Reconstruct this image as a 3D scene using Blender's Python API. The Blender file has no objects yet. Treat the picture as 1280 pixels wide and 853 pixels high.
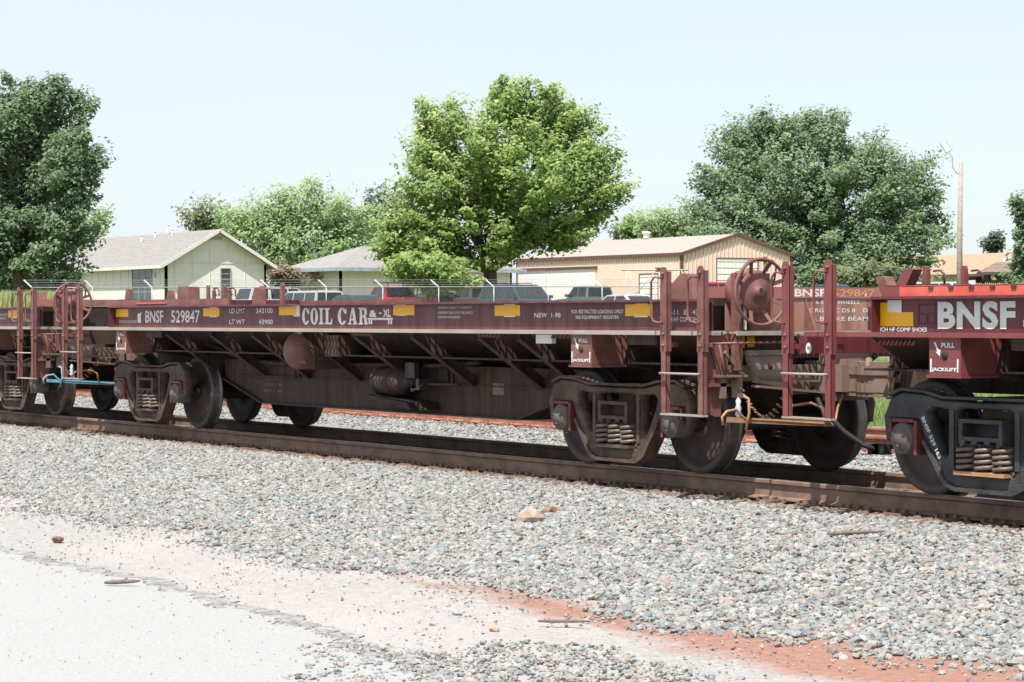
import bpy, bmesh, math, random
import numpy as np
from mathutils import Vector, Matrix
random.seed(7); RNG = np.random.default_rng(7)
SC = bpy.context.scene; COL = SC.collection
PI = math.pi
# ------------------------------------------------------------------ camera, light, exposure
CAM = Vector((18.861, -13.829, 1.4125)); YAW = 2.5693; PIT = -0.0097; ROL = -0.0012; FOC = 2947.85
_d = Vector((math.cos(YAW)*math.cos(PIT), math.sin(YAW)*math.cos(PIT), math.sin(PIT)))
_r = Vector((math.sin(YAW), -math.cos(YAW), 0)); _u = _r.cross(_d)
_r2 = _r*math.cos(ROL)+_u*math.sin(ROL); _u2 = -_r*math.sin(ROL)+_u*math.cos(ROL)
cd = bpy.data.cameras.new('camera'); cam = bpy.data.objects.new('camera', cd); COL.objects.link(cam)
cd.sensor_width = 36; cd.lens = FOC/1280*36; cd.clip_start = .5; cd.clip_end = 6000
M = Matrix((_r2, _u2, -_d)).transposed().to_4x4(); M.translation = CAM; cam.matrix_world = M
SC.camera = cam
def at(px, py, dep):                 # world point of the photo's (px, py) at a distance along the view
    return CAM + (_d + _r2*((px-640)/FOC) - _u2*((py-426.5)/FOC))*dep
SUNV = Vector((.30, -.42, 1.0)).normalized()
elev = math.asin(SUNV.z); az = math.atan2(SUNV.x, SUNV.y)
w = bpy.data.worlds.new("World"); SC.world = w; w.use_nodes = True
nt = w.node_tree; nt.nodes.clear()
def N(t, typ, **k):
    n = t.nodes.new(typ)
    for a, b in k.items(): setattr(n, a, b)
    return n
out = N(nt, 'ShaderNodeOutputWorld'); bg = N(nt, 'ShaderNodeBackground'); sky = N(nt, 'ShaderNodeTexSky')
sky.sky_type = 'NISHITA'; sky.sun_disc = False; sky.sun_elevation = elev; sky.sun_rotation = az
sky.air_density = 1.0; sky.dust_density = 1.0; sky.ozone_density = 1.0
tc = N(nt, 'ShaderNodeTexCoord'); mp = N(nt, 'ShaderNodeMapping'); mp.inputs['Scale'].default_value = (1, 1, 5)
nz = N(nt, 'ShaderNodeTexNoise'); nz.inputs['Scale'].default_value = 2.2; nz.inputs['Detail'].default_value = 5; nz.inputs['Roughness'].default_value = .5
rp = N(nt, 'ShaderNodeValToRGB'); rp.color_ramp.elements[0].position = .40; rp.color_ramp.elements[1].position = .68
rp.color_ramp.elements[0].color = (.60,.60,.60,1); rp.color_ramp.elements[1].color = (.98,.98,.98,1)
mx = N(nt, 'ShaderNodeMix', data_type='RGBA'); mx.inputs[7].default_value = (4.35, 4.82, 5.3, 1)
nt.links.new(tc.outputs['Generated'], mp.inputs[0]); nt.links.new(mp.outputs[0], nz.inputs[0]); nt.links.new(nz.outputs[0], rp.inputs[0])
nt.links.new(rp.outputs[0], mx.inputs[0]); nt.links.new(sky.outputs[0], mx.inputs[6]); nt.links.new(mx.outputs[2], bg.inputs[0])
bg.inputs[1].default_value = .098; nt.links.new(bg.outputs[0], out.inputs[0])
sl = bpy.data.lights.new('sun', 'SUN'); sl.energy = 4.0; sl.angle = math.radians(.55); sl.color = (1, .955, .89)
so = bpy.data.objects.new('sun', sl); COL.objects.link(so); so.rotation_euler = SUNV.to_track_quat('Z', 'Y').to_euler()
vs = SC.view_settings; vs.view_transform = 'Standard'; vs.look = 'None'; vs.exposure = .97; vs.gamma = 1; vs.use_curve_mapping = False
SC.cycles.max_bounces = 6

# ------------------------------------------------------------------ materials
MATS = {}
def mat(name, c, rough=.6, metal=0, var=.25, scale=3., c2=None, mix=.5, bump=0., bscale=30., spec=.4, emit=None, streak=False, detail=6):
    """base colour varied by noise; c2 = dirt/dust colour blended in patches"""
    if name in MATS: return MATS[name]
    m = bpy.data.materials.new(name); m.use_nodes = True; t = m.node_tree; b = t.nodes['Principled BSDF']
    b.inputs['Roughness'].default_value = rough; b.inputs['Metallic'].default_value = metal
    b.inputs['Specular IOR Level'].default_value = spec
    g = N(t, 'ShaderNodeNewGeometry'); mpn = N(t, 'ShaderNodeMapping')
    t.links.new(g.outputs['Position'], mpn.inputs[0])
    if streak: mpn.inputs['Scale'].default_value = (3, 3, .35)
    n1 = N(t, 'ShaderNodeTexNoise'); n1.inputs['Scale'].default_value = scale; n1.inputs['Detail'].default_value = detail; n1.inputs['Roughness'].default_value = .6
    t.links.new(mpn.outputs[0], n1.inputs[0])
    r = N(t, 'ShaderNodeValToRGB'); e = r.color_ramp.elements
    e[0].position = .3; e[1].position = .7
    e[0].color = tuple(x*(1-var) for x in c)+(1,); e[1].color = tuple(min(1, x*(1+var)) for x in c)+(1,)
    t.links.new(n1.outputs[0], r.inputs[0]); last = r.outputs[0]
    if c2:
        n2 = N(t, 'ShaderNodeTexNoise'); n2.inputs['Scale'].default_value = scale*.45+.3; n2.inputs['Detail'].default_value = 8; n2.inputs['Roughness'].default_value = .7
        t.links.new(mpn.outputs[0], n2.inputs[0])
        r2 = N(t, 'ShaderNodeValToRGB'); r2.color_ramp.elements[0].position = .42; r2.color_ramp.elements[1].position = .62
        r2.color_ramp.elements[1].color = (mix, mix, mix, 1)
        t.links.new(n2.outputs[0], r2.inputs[0])
        x = N(t, 'ShaderNodeMix', data_type='RGBA'); x.inputs[7].default_value = tuple(c2)+(1,)
        t.links.new(r2.outputs[0], x.inputs[0]); t.links.new(last, x.inputs[6]); last = x.outputs[2]
    if streak:                                            # rain-washed grime runs
        ms = N(t, 'ShaderNodeMapping'); ms.inputs['Scale'].default_value = (16, 16, 1.1); t.links.new(g.outputs['Position'], ms.inputs[0])
        n4 = N(t, 'ShaderNodeTexNoise'); n4.inputs['Scale'].default_value = 1.0; n4.inputs['Detail'].default_value = 5; t.links.new(ms.outputs[0], n4.inputs[0])
        r4 = N(t, 'ShaderNodeValToRGB'); r4.color_ramp.elements[0].position = .36; r4.color_ramp.elements[0].color = (.62,.58,.55,1); r4.color_ramp.elements[1].position = .56; t.links.new(n4.outputs[0], r4.inputs[0])
        x4 = N(t, 'ShaderNodeMix', data_type='RGBA', blend_type='MULTIPLY'); x4.inputs[0].default_value = .8; t.links.new(last, x4.inputs[6]); t.links.new(r4.outputs[0], x4.inputs[7]); last = x4.outputs[2]
    t.links.new(last, b.inputs['Base Color'])
    if bump:
        n3 = N(t, 'ShaderNodeTexNoise'); n3.inputs['Scale'].default_value = bscale; n3.inputs['Detail'].default_value = 4
        t.links.new(g.outputs['Position'], n3.inputs[0])
        bp = N(t, 'ShaderNodeBump'); bp.inputs['Strength'].default_value = bump; bp.inputs['Distance'].default_value = .02
        t.links.new(n3.outputs[0], bp.inputs['Height']); t.links.new(bp.outputs[0], b.inputs['Normal'])
    if emit: b.inputs['Emission Color'].default_value = tuple(emit)+(1,); b.inputs['Emission Strength'].default_value = 1
    MATS[name] = m; return m
PAINT = mat('maroon_paint', (.115,.028,.036), .5, var=.22, scale=2.5, c2=(.165,.075,.068), mix=.5, streak=True, bump=.08)
PAINTN = mat('fresh_maroon_paint', (.122,.021,.028), .42, var=.15, scale=2.5, c2=(.16,.05,.05), mix=.3, streak=True)
PINK = mat('sunlit_maroon', (.165,.066,.058), .6, var=.22, scale=6, c2=(.235,.12,.09), mix=.5, bump=.1)  # lighter copy of the maroon paint, sunlight put into the colour
PINKN = mat('newer_sunlit_maroon', (.17,.044,.044), .55, var=.15, scale=5, c2=(.22,.08,.065), mix=.4)  # newer maroon lightened, with the sun on it put into the colour
TAN = mat('sunlit_dusty_sheet', (.33,.17,.13), .7, var=.15, scale=3, c2=(.42,.26,.20), mix=.5, streak=True)  # dusty maroon whose sunlit tone is put into the colour
UNDER = mat('brown_underframe', (.058,.031,.024), .75, var=.3, scale=4, c2=(.10,.066,.048), mix=.5, streak=True, bump=.15)
DARKU = mat('dark_underframe', (.028,.018,.016), .8, var=.3, scale=5, c2=(.07,.05,.04), mix=.5)
EDGE = mat('dusty_grey_edge', (.36,.32,.28), .8, var=.2, scale=6, c2=(.22,.14,.12), mix=.5)
TRUCK = mat('grimy_cast_steel', (.070,.046,.036), .75, var=.4, scale=9, c2=(.165,.105,.072), mix=.6, bump=.5, bscale=60)
TRUCKB = mat('black_cast_steel', (.034,.036,.040), .6, var=.3, scale=9, c2=(.11,.095,.085), mix=.45, bump=.5, bscale=60)
WHEEL = mat('brown_wheel_plate', (.060,.040,.036), .6, var=.2, scale=5, c2=(.09,.06,.05), mix=.5, bump=.1)
TREAD = mat('worn_wheel_tread', (.16,.14,.13), .38, metal=.7, var=.3, scale=12)
STEEL = mat('oily_dark_steel', (.035,.032,.03), .55, var=.4, scale=10, c2=(.09,.07,.055), mix=.5)
SPRING = mat('spring_steel', (.16,.125,.105), .5, metal=.2, var=.35, scale=15)
CAP = mat('bearing_cap', (.13,.105,.09), .6, var=.3, scale=12, c2=(.08,.07,.06), mix=.7)
REDP = mat('red_primer', (.15,.042,.035), .6, var=.3, scale=14)
COUP = mat('rusty_coupler', (.20,.135,.105), .75, var=.15, scale=5, c2=(.13,.085,.065), mix=.5, bump=.12)
YEL = mat('yellow_reflective', (.78,.40,.008), .4, var=.06, scale=20)
WHT = mat('white_lettering', (.72,.70,.64), .6, var=.15, scale=14, c2=(.42,.34,.3), mix=.25)
WHTN = mat('grey_white_lettering', (.62,.66,.64), .5, var=.08, scale=8)
GOLD = mat('faded_lettering', (.5,.27,.13), .7, var=.2, scale=9)
FAINT = mat('faint_tan_stencil', (.22,.15,.10), .7, var=.3, scale=14)
GRATE = mat('galvanised_grating', (.30,.25,.22), .7, var=.2, scale=10)
ORANGE = mat('orange_rust_bar', (.40,.215,.115), .7, var=.25, scale=12, c2=(.3,.17,.1), mix=.5)
BLUE = mat('blue_painted_bar', (.10,.33,.46), .55, var=.2, scale=12, c2=(.35,.4,.4), mix=.5)
BOTTLE = mat('blue_white_wrap', (.48,.58,.80), .4, var=.3, scale=25)
RUB = mat('black_rubber', (.02,.02,.02), .7, var=.3, scale=10)
REDB = mat('orange_red_strip', (.52,.085,.055), .55, var=.2, scale=5, c2=(.7,.25,.18), mix=.35)  # orange-red band colour with paler patches
RAILM = mat('rusty_rail_web', (.165,.108,.08), .75, var=.25, scale=6, c2=(.27,.165,.115), mix=.6, bump=.2)
HEAD = mat('polished_rail_head', (.42,.39,.37), .3, metal=.75, var=.15, scale=8)
RUST2 = mat('red_rust_rail', (.27,.12,.085), .8, var=.25, scale=6, c2=(.38,.2,.14), mix=.5)
TIE = mat('creosoted_wood', (.09,.065,.05), .85, var=.35, scale=12, c2=(.17,.13,.1), mix=.5, bump=.4)
# ------------------------------------------------------------------ mesh helpers
class MB:
    def __init__(s): s.bm = bmesh.new()
    def add(s, verts, faces):
        vs_ = [s.bm.verts.new(v) for v in verts]
        for f in faces:
            try: s.bm.faces.new([vs_[i] for i in f])
            except ValueError: pass
        return s
    def box(s, x0, x1, y0, y1, z0, z1):
        return s.add([(x0,y0,z0),(x1,y0,z0),(x1,y1,z0),(x0,y1,z0),(x0,y0,z1),(x1,y0,z1),(x1,y1,z1),(x0,y1,z1)],
                     [(0,3,2,1),(4,5,6,7),(0,1,5,4),(1,2,6,5),(2,3,7,6),(3,0,4,7)])
    def bar(s, p, q, wd, h, up=(0,0,1)):                # rectangular bar from p to q
        p, q = Vector(p), Vector(q); a = (q-p).normalized(); sd = a.cross(Vector(up))
        if sd.length < 1e-4: sd = a.cross(Vector((1,0,0)))
        sd.normalize(); u = sd.cross(a)
        c = [sd*(i*wd/2)+u*(j*h/2) for i, j in ((-1,-1),(1,-1),(1,1),(-1,1))]
        return s.add([p+x for x in c]+[q+x for x in c], [(0,3,2,1),(4,5,6,7),(0,1,5,4),(1,2,6,5),(2,3,7,6),(3,0,4,7)])
    def tube(s, pts, r, seg=8, cap=True):
        pts = [Vector(p) for p in pts]; rr = r if isinstance(r, (list, tuple)) else [r]*len(pts)
        rings = []; prev = None
        for i, p in enumerate(pts):
            a = (pts[min(i+1, len(pts)-1)]-pts[max(i-1, 0)]).normalized()
            if prev is None:
                sd = a.cross(Vector((0,0,1)));
                if sd.length < 1e-3: sd = a.cross(Vector((1,0,0)))
            else: sd = prev - a*prev.dot(a)
            sd.normalize(); prev = sd; u = a.cross(sd)
            rings.append([s.bm.verts.new(p+(sd*math.cos(2*PI*k/seg)+u*math.sin(2*PI*k/seg))*rr[i]) for k in range(seg)])
        for a, b in zip(rings, rings[1:]):
            for k in range(seg): 
                f = s.bm.faces.new((a[k], a[(k+1)%seg], b[(k+1)%seg], b[k])); f.smooth = True
        if cap: s.bm.faces.new(rings[0][::-1]); s.bm.faces.new(rings[-1])
        return s
    def lathe(s, o, axis, prof, seg=32):                # prof: (along axis, radius)
        o = Vector(o); ax = Vector(axis).normalized(); sd = ax.cross(Vector((0,0,1)))
        if sd.length < 1e-3: sd = Vector((1,0,0))
        sd.normalize(); u = ax.cross(sd); rings = []
        for a, r in prof:
            rings.append([s.bm.verts.new(o+ax*a+(sd*math.cos(2*PI*k/seg)+u*math.sin(2*PI*k/seg))*max(r, .0008)) for k in range(seg)])
        for a, b in zip(rings, rings[1:]):
            for k in range(seg): s.bm.faces.new((a[k], a[(k+1)%seg], b[(k+1)%seg], b[k])).smooth = True
        return s
    def prism(s, poly, plane, a, b):                    # poly of 2D points; plane 'xz' (extruded in y), 'yz' (in x), 'xy' (in z)
        def P3(p, t): return {'xz': (p[0], t, p[1]), 'yz': (t, p[0], p[1]), 'xy': (p[0], p[1], t)}[plane]
        n = len(poly)
        return s.add([P3(p, a) for p in poly]+[P3(p, b) for p in poly],
                     [tuple(range(n)), tuple(range(2*n-1, n-1, -1))]+[(i, i+n, (i+1)%n+n, (i+1)%n) for i in range(n)])
    def build(s, name, m, parent=None, loc=None, bevel=0, kind=None, seg=1):
        if bevel:
            ed = [e for e in s.bm.edges if len(e.link_faces) == 2 and e.calc_face_angle(0) > .6]
            bmesh.ops.bevel(s.bm, geom=ed, offset=bevel, segments=seg, affect='EDGES', profile=.6, clamp_overlap=True)
        bmesh.ops.recalc_face_normals(s.bm, faces=s.bm.faces)
        me = bpy.data.meshes.new(name); s.bm.to_mesh(me); s.bm.free(); me.materials.append(m)
        return link(name, me, parent, loc, kind)
def link(name, me, parent=None, loc=None, kind=None):
    o = bpy.data.objects.new(name, me); COL.objects.link(o)
    if parent: o.parent = parent
    if loc: o.location = loc
    if kind: o['kind'] = kind
    return o
def empty(name, loc, label, cat, group=None, rz=0):
    o = bpy.data.objects.new(name, None); COL.objects.link(o); o.location = loc; o.rotation_euler.z = rz
    o.empty_display_size = .3
    return tag(o, label, cat, group)
def tag(o, label=None, cat=None, group=None, kind=None):
    if label: o['label'] = label
    if cat: o['category'] = cat
    if group: o['group'] = group
    if kind: o['kind'] = kind
    return o
def curve_mesh(polys, depth, bevel=0):
    """flat shapes with holes -> mesh in the xy plane, thickness depth along z"""
    cu = bpy.data.curves.new('shape', 'CURVE'); cu.dimensions = '2D'; cu.fill_mode = 'BOTH'
    cu.extrude = max(depth/2-bevel, 1e-4); cu.bevel_depth = bevel; cu.bevel_resolution = 0; cu.offset = -bevel
    for p in polys:
        sp = cu.splines.new('POLY'); sp.points.add(len(p)-1); sp.use_cyclic_u = True
        for i, q in enumerate(p): sp.points[i].co = (q[0], q[1], 0, 1)
    o = bpy.data.objects.new('shape', cu)
    me = bpy.data.meshes.new_from_object(o); bpy.data.objects.remove(o); bpy.data.curves.remove(cu)
    return me
def to_plane(me, facing, y):
    """xy mesh -> upright; facing '-y': x->X, y->Z ; '+x': x->Y, y->Z"""
    n = len(me.vertices); c = np.empty(n*3, 'f'); me.vertices.foreach_get('co', c); c = c.reshape(-1, 3); r = np.empty_like(c)
    if facing == '-y': r[:,0] = c[:,0]; r[:,1] = y-c[:,2]; r[:,2] = c[:,1]
    else: r[:,1] = c[:,0]; r[:,0] = y+c[:,2]; r[:,2] = c[:,1]
    me.vertices.foreach_set('co', r.ravel()); me.update(); return me
TXC = {}
def text(s, box, y, m, parent, facing='-y', bold=.02, name='lettering', shear=0, spacing=1.0, align='LEFT'):
    """lettering fitted to box (a0, a1, z0, z1) on the plane y (or x for '+x')"""
    key = (s, bold, spacing, align)
    if key not in TXC:
        cu = bpy.data.curves.new('text', 'FONT'); cu.body = s; cu.size = 1; cu.extrude = .0; cu.offset = bold; cu.space_character = spacing
        cu.align_x = align; cu.resolution_u = 3; cu.space_line = .85
        o = bpy.data.objects.new('text', cu); TXC[key] = bpy.data.meshes.new_from_object(o); bpy.data.objects.remove(o); bpy.data.curves.remove(cu)
    me = TXC[key].copy()
    n = len(me.vertices); c = np.empty(n*3, 'f'); me.vertices.foreach_get('co', c); c = c.reshape(-1, 3)
    lo, hi = c.min(0), c.max(0)
    u = (c[:,0]-lo[0])/(hi[0]-lo[0]); v = (c[:,1]-lo[1])/(hi[1]-lo[1])
    c[:,0] = box[0]+u*(box[1]-box[0])+shear*v; c[:,1] = box[2]+v*(box[3]-box[2]); c[:,2] = 0
    me.vertices.foreach_set('co', c.ravel()); to_plane(me, facing, y)
    me.materials.clear(); me.materials.append(m)
    return link(name, me, parent)
def shape(polys, y, m, parent, name, facing='-y', depth=.002):
    me = to_plane(curve_mesh(polys, depth), facing, y); me.materials.clear(); me.materials.append(m)
    return link(name, me, parent)
def copy_tree(o, parent=None):
    c = o.copy(); COL.objects.link(c)
    if parent: c.parent = parent
    for ch in [k for k in bpy.data.objects if k.parent == o]: copy_tree(ch, c)
    return c
# ------------------------------------------------------------------ slab-serif letters for the big stencil
def ell(cx, cy, rx, ry, a0=0, a1=360, n=28):
    return [(cx+rx*math.cos(math.radians(a0+(a1-a0)*i/n)), cy+ry*math.sin(math.radians(a0+(a1-a0)*i/n))) for i in range(n+(0 if a1-a0 == 360 else 1))]
GL = {
 'I': [[(0,0),(1,0),(1,.09),(.74,.13),(.74,.87),(1,.91),(1,1),(0,1),(0,.91),(.26,.87),(.26,.13),(0,.09)]],
 'L': [[(0,0),(1,0),(1,.36),(.9,.36),(.8,.12),(.5,.1),(.5,.88),(.68,.91),(.68,1),(0,1),(0,.91),(.16,.88),(.16,.12),(0,.09)]],
 'O': [ell(.5,.5,.5,.52), ell(.5,.5,.17,.42)],
 'C': [ell(.5,.5,.5,.52,32,328)+ell(.5,.5,.16,.42,318,42)+[(.80,.64),(.98,.64),(.98,1.0),(.9,.98)]],
 'A': [[(0,0),(.36,0),(.36,.08),(.27,.1),(.31,.24),(.58,.24),(.62,.1),(.53,.08),(.53,0),(1,0),(1,.08),(.93,.1),(.66,1),(.40,1),(.12,.1),(0,.08)], [(.34,.34),(.55,.34),(.45,.74)]],
 'R': [[(0,0),(.5,0),(.5,.08),(.40,.11),(.40,.44),(.5,.44),(.6,.36),(.64,.06),(.76,-.01),(1,.02),(1,.11),(.93,.13),(.88,.4),(.76,.5),(.9,.6),(.94,.76),(.86,.93),(.66,1),(0,1),(0,.91),(.14,.88),(.14,.11),(0,.08)], [(.40,.54),(.40,.89),(.52,.89),(.62,.82),(.62,.62),(.54,.54)]],
}
def slab(word, box, y, m, parent):
    n = len(word); wid = {'I': .62}; tot = sum(wid.get(c, 1) for c in word)+.14*(n-1); k = (box[1]-box[0])/tot; x = box[0]; polys = []
    for c in word:
        cw = wid.get(c, 1)
        for p in GL[c]: polys.append([(x+q[0]*cw*k, box[2]+q[1]*(box[3]-box[2])) for q in p])
        x += (cw+.14)*k
    return shape(polys, y, m, parent, 'lettering')

# ------------------------------------------------------------------ ground
SLOPE_D = [0, 45, 70, 105, 125, 145, 200, 500, 3000]; SLOPE_H = [-.25, -.25, .15, 1.0, 1.3, 2.0, 2.3, 3.0, 6.0]
def smooth(t): t = np.clip(t, 0, 1); return t*t*(3-2*t)
def gz(x, y):
    x = np.asarray(x, float); y = np.asarray(y, float)
    dep = (x-CAM.x)*_d.x+(y-CAM.y)*_d.y
    near = -.205-.22*smooth((-1.3-y)/3.6)-.03*smooth((-5-y)/2)
    near = near - .06*smooth((y-2.0)/.6)*smooth((4.2-y)/.6)
    H = np.interp(dep, SLOPE_D, SLOPE_H)
    t = smooth((y-8.2)/5)
    return near*(1-t)+H*t
def gpt(p): return float(gz(p[0], p[1]))
def grid(name, xs, ys, m, dz=0, kind='structure'):
    X, Y = np.meshgrid(xs, ys); Z = gz(X, Y)+dz
    v = np.stack([X.ravel(), Y.ravel(), Z.ravel()], 1); nx, ny = len(xs), len(ys)
    i = (np.arange(ny-1)[:,None]*nx+np.arange(nx-1)[None]).ravel()
    f = np.stack([i, i+1, i+nx+1, i+nx], 1)
    me = bpy.data.meshes.new(name); me.from_pydata(v.tolist(), [], f.tolist()); me.materials.append(m)
    for p in me.polygons: p.use_smooth = True
    return link(name, me, kind=kind)
def ground_material():
    m = bpy.data.materials.new('ground'); m.use_nodes = True; t = m.node_tree; b = t.nodes['Principled BSDF']; b.inputs['Roughness'].default_value = .95; b.inputs['Specular IOR Level'].default_value = .1
    L = t.links.new
    g = N(t, 'ShaderNodeNewGeometry'); sp = N(t, 'ShaderNodeSeparateXYZ'); L(g.outputs['Position'], sp.inputs[0])
    def noise(sc, det=5, ro=.6):
        n = N(t, 'ShaderNodeTexNoise'); n.inputs['Scale'].default_value = sc; n.inputs['Detail'].default_value = det; n.inputs['Roughness'].default_value = ro; L(g.outputs['Position'], n.inputs[0]); return n.outputs[0]
    def math_(op, a, b_=None, c=None, clamp=False):
        n = N(t, 'ShaderNodeMath', operation=op, use_clamp=clamp)
        for i, v in enumerate((a, b_, c)):
            if v is None: continue
            if isinstance(v, (int, float)): n.inputs[i].default_value = v
            else: L(v, n.inputs[i])
        return n.outputs[0]
    def ramp(v, a, b_, ca=(0,0,0), cb=(1,1,1)):
        n = N(t, 'ShaderNodeValToRGB'); e = n.color_ramp.elements; e[0].position = a; e[1].position = b_; e[0].color = tuple(ca)+(1,); e[1].color = tuple(cb)+(1,); L(v, n.inputs[0]); return n.outputs[0]
    def mixc(f, a, b_):
        n = N(t, 'ShaderNodeMix', data_type='RGBA'); L(f, n.inputs[0]) if not isinstance(f, float) else None
        for i, v in ((6, a), (7, b_)):
            if isinstance(v, tuple): n.inputs[i].default_value = v+(1,)
            else: L(v, n.inputs[i])
        return n.outputs[2]
    n1 = noise(1.1, 7, .65); n2 = noise(14, 5, .7); n3 = noise(60, 3, .7); n4 = noise(.35, 4)
    yw = math_('ADD', sp.outputs[1], math_('MULTIPLY_ADD', n1, 1.5, -.75))            # wobbly y
    dirt = mixc(ramp(n2, .35, .65), (.285,.268,.256), (.39,.375,.365))
    dirt = mixc(ramp(n4, .45, .62), dirt, (.385,.35,.335))
    dirt = mixc(ramp(n3, .54, .68), dirt, (.21,.185,.17))
    red = mixc(ramp(n2, .3, .7), (.245,.12,.088), (.335,.205,.16))
    stony = mixc(ramp(n3, .38, .6), (.10,.09,.08), (.27,.245,.225))
    # red soil: band round y=-5.45, for x > 3.6, widening to the right
    yr = math_('ADD', sp.outputs[1], math_('MULTIPLY_ADD', n1, 1.1, -.55))
    xr = math_('MULTIPLY', math_('SUBTRACT', sp.outputs[0], 3.2), .16, clamp=True)
    cen = math_('ABSOLUTE', math_('ADD', yr, 5.40))
    band = math_('MULTIPLY', math_('SUBTRACT', math_('MULTIPLY', xr, .66), cen), 4, clamp=True); band = math_('MULTIPLY', band, math_('MULTIPLY_ADD', n2, 2.2, .1, clamp=True))
    col = mixc(math_('MULTIPLY', math_('ADD', yw, 4.95), 5, clamp=True), dirt, stony)  # y > -4.95: ballast bed
    col = mixc(band, col, red)
    grass = mixc(ramp(noise(2.5, 6, .7), .35, .65), (.085,.115,.03), (.21,.22,.07))
    col = mixc(math_('MULTIPLY', math_('SUBTRACT', yw, 9.0), 2.5, clamp=True), col, grass)
    L(col, b.inputs['Base Color'])
    bp = N(t, 'ShaderNodeBump'); bp.inputs['Strength'].default_value = .6; bp.inputs['Distance'].default_value = .02
    L(math_('ADD', n3, n2), bp.inputs['Height']); L(bp.outputs[0], b.inputs['Normal'])
    return m
xs = np.concatenate([np.linspace(-2500,-140,20), np.linspace(-130,-30,41), np.linspace(-29,16,91), np.linspace(18,40,12), np.linspace(60,1500,14)])
ys = np.concatenate([np.linspace(-1200,-30,14), np.linspace(-25,-9,9), np.linspace(-8.5,14,121), np.linspace(15,110,60), np.linspace(120,2500,24)])
GM = ground_material()
grid('ground', xs, ys, GM)
# road: pale worn asphalt with a crumbling edge
rm = mat('bleached_asphalt', (.335,.33,.325), .9, var=.14, scale=80, c2=(.25,.245,.24), mix=.5, bump=.35, bscale=120, detail=8)
rdirt = mat('asphalt_edge', (.17,.165,.165), .95, var=.3, scale=26, c2=(.36,.345,.335), mix=.95, bump=.5, bscale=90)
def edge_y(x): return -6.86 - .0195*max(x-3, 0)**2 - .03*min(max(3-x, 0), 20) + .035*math.sin(x*2.3)+.03*math.sin(x*5.7+1)+.02*math.sin(x*13+2)
def road_strip(name, fa, fb, m, z, x0=-40, x1=20, n=4000):
    v = []; f = []
    for i in range(n):
        x = x0+(x1-x0)*i/(n-1); v += [(x, fa(x), z), (x, fb(x), z)]
        if i: f.append((2*i-2, 2*i-1, 2*i+1, 2*i))
    me = bpy.data.meshes.new(name); me.from_pydata(v, [], f); me.materials.append(m); return link(name, me, kind='structure')
rj = [random.uniform(-.05, .05) for _ in range(4000)]
road_strip('road_edge', lambda x: edge_y(x)+.03*math.sin(x*31)*math.sin(x*11.3), lambda x: edge_y(x)-.36, rdirt, -.4490)
road_strip('road', lambda x: edge_y(x)-.20+.04*math.sin(x*9.1)*math.sin(x*3.3)+.022*math.sin(x*27+2)*math.sin(x*8.1)+.012*math.sin(x*61), lambda x: -40, rm, -.4445)

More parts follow.
